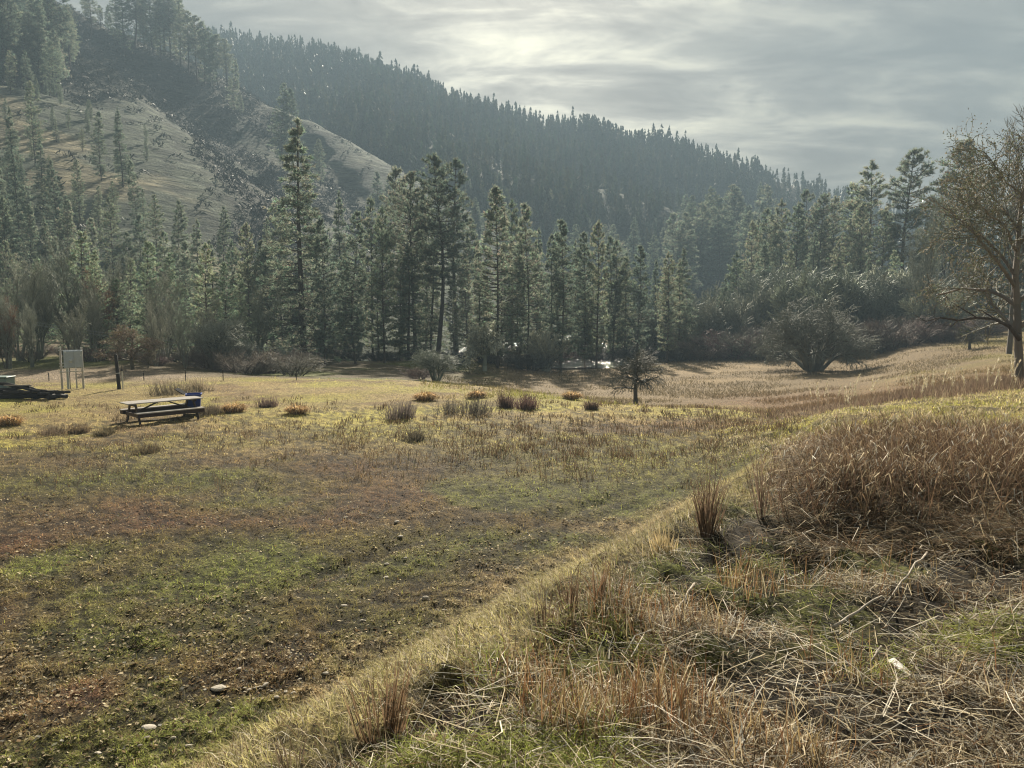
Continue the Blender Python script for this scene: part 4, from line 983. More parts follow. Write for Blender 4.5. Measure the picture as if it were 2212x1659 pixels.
# 3 matted straw and dead stems on top of the bank
def bank():
    parts = []
    n = 430000
    y = 1/(1/1.9+(1/17-1/1.9)*GG.random(n)); u = GG.uniform(200, 1120, n); x = (u-512)/FP*(y*cp+1.6*sp)
    s = sbank(x, y); k = s+(fbm(x*2.5, y*2.5, 209, 2)-.5)*.5 < -.12; x, y, s = x[k], y[k], s[k]
    cl = fbm(x*1.3, y*1.3, 211, 3); dk = fbm(x*.9+4, y*.9, 212, 3)
    k = GG.random(len(x)) < .08+.8*sstep(cl, .40, .60); k &= GG.random(len(x)) < .12+.88*sstep(dk, .42, .52)
    x, y, s = x[k], y[k], s[k]; n = len(x); z = ground(x, y); r = np.hypot(x, y)
    g = sstep(fbm(x*.9, y*.9, 213, 3), .50, .60)[:, None]
    c = np.where(GG.random((n, 1)) < g*.62, mixc(n, [YG, (.22, .25, .06), OLIVE], [40, 30, 20]), mixc(n, [PALE, MIDB, WHITE, GREY, DKB, RUST], [30, 22, 14, 8, 44, 5]))
    L = .035+.15*GG.random(n)**2.2; w = np.maximum(.0018+.0024*GG.random(n), r/FP*.33)
    hz = GG.random(n)*.09*sstep(cl, .5, 1)[()] if False else GG.random(n)**2*.07
    el = np.abs(GG.normal(size=n))*.35
    parts.append(blades(x, y, z+hz-.004, L, w, GG.random(n)*6.283, el, GG.uniform(-.1, .7, n), c, jit=.7))
    # longer pale straws lying across everything
    n = 3000; y = 1/(1/2.0+(1/13-1/2.0)*GG.random(n)); u = GG.uniform(260, 1100, n); x = (u-512)/FP*(y*cp+1.6*sp); k = sbank(x, y) < -.25; x, y = x[k], y[k]; n = len(x)
    z = ground(x, y)+.02+.07*GG.random(n)
    parts.append(blades(x, y, z, .12+.34*GG.random(n)**2.2, .0022+.003*GG.random(n), GG.random(n)*6.283, GG.normal(size=n)*.16+.1, GG.uniform(0, .5, n), mixc(n, [PALE, WHITE, GREY], [40, 30, 20]), jit=.5))
    V, F, C = joinm(parts)
    tag(mesh_np('bank_litter', V, F, GRASSM, colr=C), 'matted straw, dead stems and green shoots on top of the bank', 'dead grass', kind='stuff')
    # upright reddish stems in the foreground
    parts = []
    n = 22000; y = 1/(1/2.0+(1/7.0-1/2.0)*GG.random(n)); u = GG.uniform(430, 1100, n); x = (u-512)/FP*(y*cp+1.6*sp)
    z = ground(x, y); v = 384-FP*((z-ZC)*cp+y*sp)/(y*cp-(z-ZC)*sp)
    X_, Y_ = u/D, v/D
    m = np.exp(-((X_-1450)/330)**2-((Y_-1500)/190)**2)*1.1+np.exp(-((X_-1250)/160)**2-((Y_-1640)/90)**2)*.8+np.exp(-((X_-1750)/260)**2-((Y_-1440)/130)**2)*.7+.9*np.exp(-((X_-1230)/150)**2-((Y_-1330)/45)**2)+.5*np.exp(-((X_-1600)/200)**2-((Y_-1250)/60)**2)+.05
    k = (sbank(x, y) < -.2) & (GG.random(n) < m*sstep(fbm(x*2.2, y*2.2, 221, 3), .42, .62)*1.1)
    x, y, z = x[k], y[k], z[k]; n = len(x)
    L = .08+.24*GG.random(n)**1.6
    c = mixc(n, [RUST, (.30, .18, .09), MIDB, PALE, DKB, (.36, .27, .13)], [22, 16, 26, 12, 14, 20])
    parts.append(blades(x, y, z-.01, L, .0024+.0026*GG.random(n), GG.random(n)*6.283, GG.uniform(1.1, 1.5, n), GG.uniform(0, .5, n)*(GG.random(n) < .6), c, wdir=GG.normal(size=n)*.6, jit=.6))
    n2 = n//2; q = GG.integers(0, n, n2)     # little side leaves
    parts.append(blades(x[q]+GG.normal(size=n2)*.01, y[q]+GG.normal(size=n2)*.01, z[q]+L[q]*GG.uniform(.2, .9, n2), .02+.05*GG.random(n2), .002+.002*GG.random(n2), GG.random(n2)*6.283, GG.normal(size=n2)*.5+.3, GG.uniform(0, 1.2, n2), mixc(n2, [RUST, MIDB, PALE, WHITE], [10, 20, 20, 8]), jit=.5))
    V, F, C = joinm(parts)
    tag(mesh_np('russet_stems', V, F, STEMM, colr=C), 'upright russet weed stems in the near foreground', 'weeds', kind='stuff')
bank()
# 4 tall brown reeds and seed heads on the right
def reeds():
    parts = []
    n = 60000
    y = GG.uniform(4.3, 10.0, n); u = GG.uniform(700, 1250, n); x = (u-512)/FP*(y*cp+1.6*sp)
    z = ground(x, y)
    s = sbank(x, y)
    m = sstep(u, 745, 830)*(s < .6)*sstep(y, 5.0, 6.3)*(1-sstep(y, 8.2, 9.8))*(1-.0*sstep(u, 950, 1010))
    m *= .25+.75*sstep(fbm(x*.9, y*.9, 231, 3), .36, .55)
    k = GG.random(n) < m*.5; x, y, z, u = x[k], y[k], z[k], u[k]; n = len(x)
    hh = (.15+.50*fbm(x*.8, y*.8, 232, 2)+.10*sstep(7.5-y, 0, 2))*(.55+.8*GG.random(n))*(.60+.40*sstep(u, 770, 870))*(1-.3*sstep(y, 7.5, 9.5))
    c = mixc(n, [(.14, .09, .06), (.18, .12, .075), (.28, .21, .135), DKB, (.09, .06, .045)], [34, 24, 9, 20, 20])
    az = GG.random(n)*6.283
    parts.append(blades(x, y, z-.01, hh, np.maximum(.0045+.003*GG.random(n), y/FP*.42), az, GG.uniform(1.05, 1.5, n), GG.uniform(0, .35, n), c, wdir=GG.normal(size=n)*.5, jit=.5))
    # drooping leaves off the stems
    q = GG.integers(0, n, int(n*1.6)); n2 = len(q)
    parts.append(blades(x[q], y[q], z[q]+hh[q]*GG.uniform(.1, .85, n2), .07+.15*GG.random(n2), .004+.005*GG.random(n2), GG.random(n2)*6.283, GG.uniform(.1, 1.1, n2), GG.uniform(.6, 2.2, n2), mixc(n2, [(.30, .22, .13), (.17, .11, .06), PALE, WHITE, GREY], [26, 30, 13, 4, 8]), jit=.8))
    # fallen mass at the foot of the reeds
    n3 = 26000; y3 = GG.uniform(4.7, 7.6, n3); u3 = GG.uniform(770, 1150, n3); x3 = (u3-512)/FP*(y3*cp+1.6*sp)
    k = (sbank(x3, y3) < .2) & (GG.random(n3) < sstep(u3, 770, 830)); x3, y3 = x3[k], y3[k]; n3 = len(x3); z3 = ground(x3, y3)
    parts.append(blades(x3, y3, z3+GG.random(n3)*.28*sstep(y3, 4.7, 6.2), .12+.3*GG.random(n3), .003+.004*GG.random(n3), GG.normal(size=n3)*.5+3.3, GG.normal(size=n3)*.3+.15, GG.uniform(0, .8, n3), mixc(n3, [(.15, .10, .06), MIDB, PALE, DKB, GREY], [30, 26, 14, 28, 8]), jit=.4))
    V, F, C = joinm(parts)
    tag(mesh_np('tall_reeds', V, F, STEMM, colr=C), 'tall brown dead reeds and weeds standing on the right of the bank', 'reeds', kind='stuff')
    # plumes and thin stalks further back
    parts = []
    n = 60000; y = GG.uniform(12, 40, n); u = GG.uniform(600, 1100, n); x = (u-512)/FP*(y*cp+2.5*sp); z = ground(x, y)
    m = sstep(y, 23.5, 27)*(1-sstep(y, 33, 40))*sstep(u, 640, 800)*(.35+.65*sstep(u, 800, 960))
    k = GG.random(n) < m*.8; x, y, z, u = x[k], y[k], z[k], u[k]; n = len(x)
    hh = (.18+.30*GG.random(n))*(.6+.5*sstep(u, 800, 1000))
    parts.append(blades(x, y, z-.01, hh, np.maximum(.004, y/FP*.5)*np.ones(n), GG.random(n)*6.283, GG.uniform(1.1, 1.5, n), GG.uniform(0, .4, n), mixc(n, [(.16, .11, .08), (.22, .165, .115), (.33, .27, .19), (.11, .08, .06)], [34, 28, 12, 14]), wdir=GG.normal(size=n)*.4))
    for i in range(46):                                   # pale plumes standing above the rest
        yy = GG.uniform(17, 30); uu = 1024*(.80+.2*GG.random()**.7) if i % 3 else GG.uniform(800, 960); xx = (uu-512)/FP*(yy*cp+2.0*sp); z0 = float(ground(np.array([xx]), np.array([yy]))[0])
        h_ = GG.uniform(.7, 1.25); k_ = 60; t = GG.random(k_); ln = GG.normal()*.12
        parts.append(blades(np.array([xx]), np.array([yy]), np.array([z0]), np.array([h_]), np.array([.014]), np.array([0.]), np.array([1.5-ln]), np.array([.05]), np.array([PALE])))
        parts.append(blades(np.full(k_, xx)+ln*h_*t, np.full(k_, yy), z0+h_*(.55+.42*t), .05+.05*GG.random(k_), np.full(k_, .016), GG.random(k_)*6.283, GG.uniform(.7, 1.4, k_), GG.uniform(0, .6, k_), mixc(k_, [WHITE, PALE], [3, 1])))
    V, F, C = joinm(parts)
    tag(mesh_np('meadow_stalks', V, F, STEMM, colr=C), 'brown meadow stalks with pale seed plumes beyond the rise', 'weeds', kind='stuff')
reeds()
# 5 grass of the rise at the right, 12-26 m
def rise():
    n = 90000; y = 1/(1/11+(1/27-1/11)*GG.random(n)); u = GG.uniform(690, 1100, n); x = (u-512)/FP*(y*cp+2.4*sp)
    k = sstep(u, 700, 780) > GG.random(n); x, y = x[k], y[k]; z = ground(x, y); n = len(x)
    cl = fbm(x*1.5, y*1.5, 241, 3); k = GG.random(n) < sstep(cl, .32, .55); x, y, z = x[k], y[k], z[k]; n = len(x)
    c = np.where(GG.random((n, 1)) < .5, tint(x, y)*(.8+1.0*GG.random((n, 1))), mixc(n, [PALE, YG, MIDB, WHITE], [40, 14, 20, 8]))
    V, F, C = blades(x, y, z-.01, .08+.16*GG.random(n), np.maximum(.005, y/FP*.45), GG.random(n)*6.283, GG.uniform(.2, 1.2, n), GG.uniform(.2, 1.4, n), c, jit=.5)
    tag(mesh_np('tussock_grass', V, F, GRASSM, colr=C), 'pale tufted grass over the hummocky rise at the right', 'grass', kind='stuff')
rise()
# 6 dark upright weeds sprinkled over the middle of the field, and fuzz of the far meadow
def weeds():
    parts = []
    n = 2300; X_ = GG.uniform(20, 1720, n); Y_ = GG.uniform(862, 1060, n)
    m = np.exp(-((X_-1320)/380)**2-((Y_-950)/60)**2)*1.2+.30*np.exp(-((Y_-930)/60)**2)+.10
    k = GG.random(n) < m*1.0; X_, Y_ = X_[k], Y_[k]
    for a, b in zip(X_, Y_):
        p = P(a*D, b*D, 10.0); kk = ZC/(ZC-p[2]); x0, y0 = p[0]*kk, p[1]*kk
        if y0 > 43: continue
        c_ = GG.integers(4, 16); xs = x0+GG.normal(size=c_)*.16; ys = y0+GG.normal(size=c_)*.2; z = ground(xs, ys)
        h_ = (.06+.22*GG.random())*(.6+.7*GG.random(c_))
        col_ = np.array([(.10, .07, .045), (.16, .11, .065), (.08, .075, .035), (.24, .18, .10)])[GG.choice(4, c_, p=[.42, .30, .16, .12])]*(.7+.6*GG.random((c_, 1)))
        parts.append(blades(xs, ys, z-.01, h_, np.maximum(.005, y0/FP*.55)*np.ones(c_), GG.random(c_)*6.283, GG.uniform(1.0, 1.5, c_), GG.uniform(0, .4, c_), col_, wdir=GG.normal(size=c_)*.4))
    V, F, C = joinm(parts)
    tag(mesh_np('dark_weeds', V, F, STEMM, colr=C), 'dark brown upright weeds scattered over the middle of the field', 'weeds', kind='stuff')
    n = 70000; y = 1/(1/34+(1/140-1/34)*GG.random(n)); u = GG.uniform(420, 1090, n); x = (u-512)/FP*(y*cp+ZC*sp); z = ground(x, y)
    k = GG.random(n) < sstep(fbm(x*.25, y*.25, 251, 3), .35, .6); x, y, z = x[k], y[k], z[k]; n = len(x)
    c = tint(x, y)*(.5+.95*GG.random((n, 1)))*np.array((.92, .97, 1.02))
    V, F, C = blades(x, y, z-.01, .12+.25*GG.random(n), y/FP*.45, GG.random(n)*6.283, GG.uniform(.5, 1.4, n), GG.uniform(0, .8, n), c, wdir=GG.normal(size=n)*.4)
    tag(mesh_np('far_meadow_grass', V, F, STEMM, colr=C), 'tan dry grass of the far sloping meadow', 'grass', kind='stuff')
weeds()

# ---------------------------------------------------------------- countable plants
def on_ground(X_, Y_, it=14):
    """point of the ground seen at display (X_,Y_): march along the ray"""
    u, v = X_*D, Y_*D
    d = np.exp(np.linspace(math.log(1.5), math.log(160), 4000))
    pts = np.array([P(u, v, q) for q in (1.0, 2.0)]); st = pts[1]-pts[0]
    xs = pts[0][0]+st[0]*(d-1); zs = pts[0][2]+st[2]*(d-1); gz = ground(xs, d)
    i = int(np.argmax(zs <= gz))
    if zs[i] > gz[i]: i = len(d)-1
    return float(xs[i]), float(d[i]), float(gz[i])
def grass_mound(X_, Y_, wpx, label, group):
    x, y, z = on_ground(X_, Y_); R = wpx*D/2*y/FP; e = empty('grass_clump', (x, y, z-.02))
    n = 650; a = GG.random(n)*6.283; q = np.sqrt(GG.random(n)); bx = np.cos(a)*q*R*.7; by = np.sin(a)*q*R*.5
    out = np.arctan2(by, bx)+GG.normal(size=n)*.5
    V, F, C = blades(bx, by, np.zeros(n), R*(.95+.6*GG.random(n)), np.full(n, y/FP*.5), out, 1.45-q*.6+GG.normal(size=n)*.15, .5+1.8*GG.random(n), mixc(n, [(.60, .40, .17), (.66, .53, .31), (.33, .19, .09), (.10, .06, .04)], [34, 30, 20, 16]), jit=.4)
    mesh_np('blades', V, F, GRASSM, parent=e, colr=C)
    tag(e, label, 'grass clump', group)
for X_, Y_, w_, lb in ((505, 890, 50, 'orange-brown grass clump just right of the picnic table and bin'), (641, 893, 46, 'orange-brown grass clump halfway between the table and the grey shrubs'),
    (918, 865, 48, 'low flat orange grass clump behind the left grey shrub'), (1031, 858, 36, 'rounded dark orange grass clump behind the dark shrub mass'),
    (1235, 861, 38, 'orange grass clump on the field crest, nearest the small fruit tree'), (22, 917, 52, 'large straw-topped grass clump with a dark hollow at the left edge')):
    grass_mound(X_, Y_, w_, lb, 'orange grass clumps on the field')
def stem_shrub(X_, Y_, wpx, hpx, label, colr=(.10, .075, .055), n=300, name='weed_shrub', group='grey weed shrubs on the field', lean=.55, wmin=.42, cat='shrub', leafy=.5):
    x, y, z = on_ground(X_, Y_); sc_ = D*y/FP; R = wpx*sc_/2*1.3; h = hpx*sc_; e = empty(name, (x, y, z-.02))
    kc = GG.integers(0, 9, n) if n > 150 else (GG.integers(0, 4, n) if n > 40 else GG.integers(0, 1, n)); ca = GG.random(9)*6.283; cq = np.sqrt(GG.random(9)); ch = .55+.55*GG.random(9)
    bx = np.cos(ca[kc])*cq[kc]*R*.62+GG.normal(size=n)*R*.22; by = np.sin(ca[kc])*cq[kc]*min(R*.8, 1.2)+GG.normal(size=n)*R*.15; a = np.arctan2(by, bx); q = np.clip(np.hypot(bx, by)/R, 0, 1)
    hh = h*(.35+.75*GG.random(n))*ch[kc]*(1.1-.25*q*q)
    w_ = np.maximum(.004, y/FP*wmin)*np.ones(n)
    parts = [blades(bx, by, np.zeros(n), hh, w_, a+GG.normal(size=n)*.6, 1.5-lean*q*GG.random(n)-.08, GG.uniform(-.1, .25, n), np.array(colr)[None]*1.35*(.5+1.1*GG.random((n, 1))), wdir=GG.normal(size=n)*.4, jit=.3)]
    k = int(n*leafy*2); qi = GG.integers(0, n, k); tt = GG.uniform(.25, .98, k)
    parts.append(blades(bx[qi]+(np.cos(a[qi])*lean*.4*q[qi]*hh[qi]*tt), by[qi], hh[qi]*tt, .12*h+.15*h*GG.random(k), w_[qi]*.8, GG.random(k)*6.283, GG.uniform(.2, 1.3, k), GG.uniform(-.3, .5, k), np.array(colr)[None]*(.6+1.2*GG.random((k, 1)))))
    V, F, C = joinm(parts); mesh_np('stems', V, F, STEMM, parent=e, colr=C)
    tag(e, label, cat, group)
for X_, Y_, w_, h_, lb, c_ in ((1003, 892, 104, 46, 'widest and darkest grey weed shrub in the middle of the field', (.085, .075, .06)), (860, 905, 70, 44, 'square-topped grey weed shrub left of the widest dark one', (.14, .115, .10)),
    (578, 878, 44, 28, 'small purplish weed shrub beyond the orange clumps near the bin', (.13, .095, .08)), (372, 852, 110, 34, 'wide olive-brown weed shrub behind the picnic table', (.13, .11, .075)), (428, 842, 66, 30, 'pale feathery weed shrub behind the blue bin', (.24, .20, .14)),
    (455, 893, 50, 26, 'low dark weed shrub at the right of the blue bin', (.12, .10, .07)), (1095, 880, 30, 40, 'thin dark upright weed shrub right of the widest one', (.10, .07, .06)), (1140, 882, 44, 36, 'dark reddish weed shrub pair below the fan-shaped bush', (.10, .065, .055)),
    (1275, 884, 26, 28, 'small solitary weed shrub near the clump on the crest', (.11, .08, .06)), (893, 950, 58, 26, 'low dark weed shrub standing in bright moss mid-field', (.075, .065, .045)), (110, 938, 56, 24, 'low brown weed shrub below the large straw-topped clump', (.13, .10, .07)),
    (228, 938, 40, 20, 'low brown weeds in the shadow in front of the picnic table', (.12, .10, .06)), (320, 980, 60, 26, 'dark brown weed tuft nearest the front left of the field', (.10, .08, .05)), (170, 935, 36, 22, 'small brown weed tuft left of the table legs', (.12, .09, .06))):
    stem_shrub(X_, Y_, w_, h_, lb, c_)
# stalks near the viewer
for X_, Y_, w_, h_, n_, lb, c_ in ((828, 1580, 110, 170, 60, 'tall bundle of dead brown stalks growing on the near bank slope', (.15, .10, .06)), (640, 1659, 130, 120, 16, 'few thin bare stalks at the bottom of the pale slope', (.12, .09, .06)),
    (1170, 1370, 70, 120, 18, 'dark forked stalks leaning left on the bank crest', (.11, .075, .05)), (1235, 1330, 90, 140, 20, 'loose row of dark upright stalks with small dried heads', (.12, .08, .05)), (1290, 1290, 70, 110, 14, 'thin stalks right of the row with dried heads', (.12, .08, .05)),
    (1530, 1160, 56, 110, 70, 'dense dark stalk clump where the pale slope meets the reeds', (.13, .09, .06)), (1650, 1120, 50, 150, 12, 'two tall lone stalks left of the reeds', (.12, .085, .06)), (1440, 1200, 90, 60, 60, 'straw-coloured tuft on the bank crest below the dark stalk clump', (.34, .27, .15))):
    stem_shrub(X_, Y_, w_*.8, h_*1.5, lb, c_, n=int(n_*1.5), name='dead_stalks', group='dead stalks along the bank crest', lean=.3, wmin=.9, cat='weed stalks', leafy=.25)
# ---------------------------------------------------------------- man-made things
def at(X_, Y_): return on_ground(X_, Y_)
WOODT = plain('weathered_boards_sky_sheen', (.50, .46, .42), .34, noise=.3, scale=5, bump=.15, spec=.6, stretch=(.6, 8, 8))  # sky sheen on the dark red-brown boards, painted in as a pale colour
WOODR = plain('dark_red_stained_wood', (.035, .014, .012), .5, noise=.4, scale=8, spec=.4, stretch=(1, 5, 5), bump=.2)
# picnic table
ang = math.radians(46)
tx, ty = P(127.5, 404.2, 26.6)[:2]
ax = np.array((math.cos(ang), math.sin(ang))); ay = np.array((-math.sin(ang), math.cos(ang)))
Ltb = 2.72; Wt = .84
c0 = np.array((tx, ty))+ax*Ltb/2+ay*Wt/2
gz = float(ground(np.array([c0[0]]), np.array([c0[1]]))[0])
t = empty('picnic_table', (c0[0], c0[1], gz), ang)
tag(t, 'long dark-framed picnic table with a top paled by sky sheen, in front of the blue bin', 'picnic table')
b = MB()
for i in range(5): b.box((0, -Wt/2+.084+i*.168, .745), (Ltb, .156, .038))
b.build('tabletop', WOODT, t, bevel=.004)
for s_ in (-1, 1):
    b = MB()
    for k in range(2): b.box((0, s_*(.66+k*.145), .43), (Ltb-.30, .138, .038))
    b.build('bench', WOODT, t, bevel=.004)
    b = MB(); b.box((0, s_*.74, .345), (Ltb-.34, .27, .125)); b.build('bench_apron', WOODR, t, bevel=.004)
for e_ in (-1, 1):
    X0 = e_*(Ltb/2-.32)
    for s_ in (-1, 1):
        b = MB(); b.beam((X0, s_*.24, .722), (X0, s_*.66, -.03), .045, .12); b.build('leg', WOODR, t, bevel=.004)
    b = MB(); b.beam((X0+e_*.048, -.80, .325), (X0+e_*.048, .80, .325), .045, .12); b.build('bench_beam', WOODR, t, bevel=.004)
    b = MB(); b.beam((X0+e_*.048, -.36, .682), (X0+e_*.048, .36, .682), .045, .085); b.build('top_beam', WOODR, t, bevel=.004)
    b = MB(); b.beam((X0-e_*.03, 0, .36), (e_*.16, 0, .70), .07, .045); b.build('diagonal_brace', WOODR, t, bevel=.004)
# bin
BLUE = plain('blue_bin_plastic', (.010, .045, .26), .38, noise=.25, scale=12, spec=.5)
LIDM = plain('matt_black_lid', (.006, .006, .007), .9, noise=.2, spec=.05)
BLK = plain('black_plastic', (.012, .012, .014), .45, noise=.2, scale=20)
bx, by = P(194.5, 414, 29.4)[:2]; gz = float(ground(np.array([bx]), np.array([by]))[0])
bn = empty('wheeled_bin', (bx, by, gz), math.radians(20)); tag(bn, 'blue wheeled bin with open black lid behind the picnic table', 'bin')
b = MB()
h0, h1 = .06, .80
for (z0, z1, w0, w1, d0, d1) in ((h0, h1, .21, .265, .22, .29),):
    V = [(-w0, -d0, z0), (w0, -d0, z0), (w0, d0, z0), (-w0, d0, z0), (-w1, -d1, z1), (w1, -d1, z1), (w1, d1, z1), (-w1, d1, z1)]
    k_ = .93; V += [(-w1*k_, -d1*k_, z1), (w1*k_, -d1*k_, z1), (w1*k_, d1*k_, z1), (-w1*k_, d1*k_, z1), (-w0*k_, -d0*k_, z0+.05), (w0*k_, -d0*k_, z0+.05), (w0*k_, d0*k_, z0+.05), (-w0*k_, d0*k_, z0+.05)]
    F = [(3, 2, 1, 0), (0, 1, 5, 4), (1, 2, 6, 5), (2, 3, 7, 6), (3, 0, 4, 7)]+[(4+i, 4+(i+1) % 4, 8+(i+1) % 4, 8+i) for i in range(4)]+[(8+i, 8+(i+1) % 4, 12+(i+1) % 4, 12+i) for i in range(4)]+[(12, 13, 14, 15)]
    b.add(V, F)
body = b.build('body', BLUE, bn)
b = MB()
for (cx_, cy_, sx_, sy_) in ((0, -.30, .60, .03), (0, .30, .60, .03), (-.285, 0, .03, .57), (.285, 0, .03, .57)): b.box((cx_, cy_, .79), (sx_, sy_, .045))
b.build('rim', BLUE, bn, bevel=.005)
b = MB(); b.beam((-.30, .0, .80), (-.62, .05, 1.02), .58, .03); b.build('lid', LIDM, bn, bevel=.01)
b = MB(); b.tube([(-.22, .345, .76), (.22, .345, .76)], .016); b.build('handle', BLUE, bn)
for s_ in (-1, 1):
    b = MB(); b.tube([(s_*.22, .24, .10), (s_*.275, .24, .10)], .10, 16); b.build('wheel', BLK, bn)
# meter cabinet on posts
GREYM = plain('grey_painted_steel', (.38, .43, .48), .5, noise=.12, scale=9, spec=.5)
GALV = plain('galvanised_rail', (.55, .56, .55), .4, noise=.25, scale=14, metal=.3)
POSTM = plain('weathered_pole_wood', (.55, .51, .46), .85, noise=.3, scale=5, bump=.5, stretch=(6, 6, .7))
PVC = plain('grey_conduit', (.38, .42, .41), .5, noise=.15)
mx, my = P(73, 389, 38.5)[:2]; gz = float(ground(np.array([mx]), np.array([my]))[0])
mc = empty('meter_cabinet', (mx, my, gz), math.atan2(-mx, my)*1.0)
tag(mc, 'grey double-door electric meter cabinet mounted high on a frame of pale posts', 'meter cabinet')
k_ = .0050; mc.scale = (.86, .9, 1.0)
def zx(px_): return (px_-748)*k_
def zz_(py_): return (575-py_)*k_
for px_ in (640, 858):
    b = MB(); b.tube([(zx(px_), 0, -.3), (zx(px_), 0, zz_(160))], [.062, .055], 12); pst = b.build('post', POSTM, mc)
    b = MB(); b.tube([(zx(px_), 0, zz_(160)), (zx(px_), 0, zz_(154))], .066, 12); b.build('post_cap', GALV, pst)
b = MB(); b.tube([(zx(790), .10, -.2), (zx(788), .10, zz_(350))], .045, 10); b.build('post', POSTM, mc)
b = MB(); b.tube([(zx(702), -.02, -.2), (zx(702), -.02, zz_(352))], .065, 12); b.build('conduit', PVC, mc)
b = MB(); b.tube([(zx(722), .08, -.2), (zx(722), .08, zz_(352))], .022, 10); b.build('conduit', BLK, mc)
for (a_, c_, y_) in ((620, 872, 182), (622, 700, 312), (620, 700, 343), (618, 868, 402)):
    b = MB(); b.beam((zx(a_), -.085, zz_(y_)), (zx(c_), -.085, zz_(y_+(-6 if y_ == 402 else 0))), .035, .045); b.build('rail', GALV, mc, bevel=.004)
b = MB(); b.box((zx(767), -.24, zz_(272)), (.97, .24, .86)); cab = b.build('cabinet', GREYM, mc, bevel=.008)
for (a_, c_) in ((674, 772), (776, 861)):
    b = MB(); b.box(((zx(a_)+zx(c_))/2, -.37, zz_(272)), ((c_-a_)*k_, .022, .82)); dr = b.build('door', GREYM, cab, bevel=.006)
    b = MB(); b.box((zx(c_-6 if a_ < 700 else a_+8), -.388, zz_(275)), (.015, .02, .09)); b.build('door_latch', GALV, dr)
b = MB(); b.tube([(zx(742), -.38, zz_(285)), (zx(742), -.42, zz_(285))], .095, 20); ring = b.build('meter_ring', GALV, cab)
GL = plain('meter_glass', (.55, .62, .64), .12, noise=.5, scale=30, spec=.8)
b = MB(); b.tube([(zx(742), -.42, zz_(285)), (zx(742), -.50, zz_(285)), (zx(742), -.52, zz_(285))], [.075, .07, .04], 20); b.build('meter_glass', GL, ring)
LABM = plain('pale_sticker', (.7, .72, .7), .5, noise=.1)
b = MB(); b.box((zx(692), -.3825, zz_(196)), (.10, .003, .05)); b.build('sticker', LABM, cab)
b = MB(); b.box((zx(845), -.3825, zz_(231)), (.07, .003, .035)); b.build('sticker', LABM, cab)
# dark post and pipe
DKW = plain('creosoted_post_wood', (.028, .022, .018), .8, noise=.4, scale=8, bump=.5, stretch=(5, 5, .7))
x, y, z = at(258, 841)
e = empty('old_post', (x, y, z)); tag(e, 'dark leaning wooden post beside a pale pipe in front of the orchard tree', 'post')
b = MB(); b.tube([(0, 0, -.3), (-.05, 0, .9), (-.10, 0, 1.75), (-.10, 0, 1.80)], [.095, .085, .08, .05], 10); b.build('shaft', DKW, e, smooth=True)
b = MB(); b.tube([(-.045, 0, .8), (-.05, 0, .84)], .093, 10); b.build('wire_band', GALV, e)
x2, y2, z2 = at(262, 840); x2 = x+.19; z2 = float(ground(np.array([x2]), np.array([y]))[0])
e = empty('hydrant_pipe', (x2, y, z2)); tag(e, 'thin pale standpipe with a dark head beside the dark wooden post', 'pipe')
b = MB(); b.tube([(0, 0, -.2), (-.01, 0, .92)], .028, 10); b.build('pipe', plain('pale_pipe', (.62, .62, .55), .5, noise=.2), e)
b = MB(); b.tube([(-.01, 0, .92), (-.01, 0, 1.02)], .04, 10); b.tube([(-.01, 0, 1.0), (-.10, 0, .96)], .022, 8); b.tube([(-.01, 0, 1.02), (-.01, 0, 1.2)], [.02, .016], 8); b.build('valve_head', DKW, e)
# thin steel fence posts
for X_, Y_, h_, lb in ((401//1, 818, .8, 'rusty thin fence post right of the orchard tree'), (482, 818, .8, 'rusty thin fence post beneath the willow'), (640, 818, 1.0, 'dark thin fence post near the foot of the broad fir'), (107, 840, .55, 'short stubby fence post left of the meter cabinet'), (311, 823, .6, 'short thin fence post behind the orchard tree')):
    x, y, z = P(X_*D, Y_*D, 42.5); z = float(ground(np.array([x]), np.array([y]))[0])
    e = empty('fence_post', (x, y, z)); tag(e, lb, 'fence post', 'thin fence posts behind the field')
    b = MB(); b.box((0, 0, h_/2-.1), (.045, .012, h_*.8+.2)); b.box((0, -.022, h_/2-.1), (.012, .028, h_*.8+.2)); b.build('post', DKW, e)
    b = MB(); b.box((0, -.04, h_*.8), (.04, .01, .02)); b.box((0, -.04, h_*.45), (.04, .01, .02)); b.build('clips', GALV, e)
# utility pole and wires
POLE = plain('utility_pole_wood', (.12, .085, .06), .85, noise=.4, scale=5, bump=.4, stretch=(6, 6, .5))
px0, py0, zt = P(7, 321, 52); zg = float(ground(np.array([px0]), np.array([py0]))[0])
pole_x = P(7, 321, 52)[0]
e = empty('utility_pole', (pole_x, 52, zg)); tag(e, 'utility pole with a white crossarm, cut by the left picture edge', 'utility pole')
hp = zt-zg+.25
b = MB(); b.tube([(0, 0, -.4), (0, 0, hp)], [.13, .10], 12); b.build('pole', POLE, e, smooth=True)
b = MB(); b.beam((-.95, -.13, hp-.25), (.52, -.13, hp-.25), .10, .13); arm = b.build('crossarm', plain('white_crossarm', (.62, .62, .58), .6, noise=.2), e, bevel=.006)
for q in (-.8, -.3, .4):
    b = MB(); b.tube([(q, -.13, hp-.185), (q, -.13, hp-.13), (q, -.13, hp-.07)], [.035, .045, .02], 10); b.build('insulator', plain('brown_ceramic', (.10, .05, .03), .25), arm)
WIRE = plain('weathered_wire', (.34, .36, .36), .4, noise=.1)
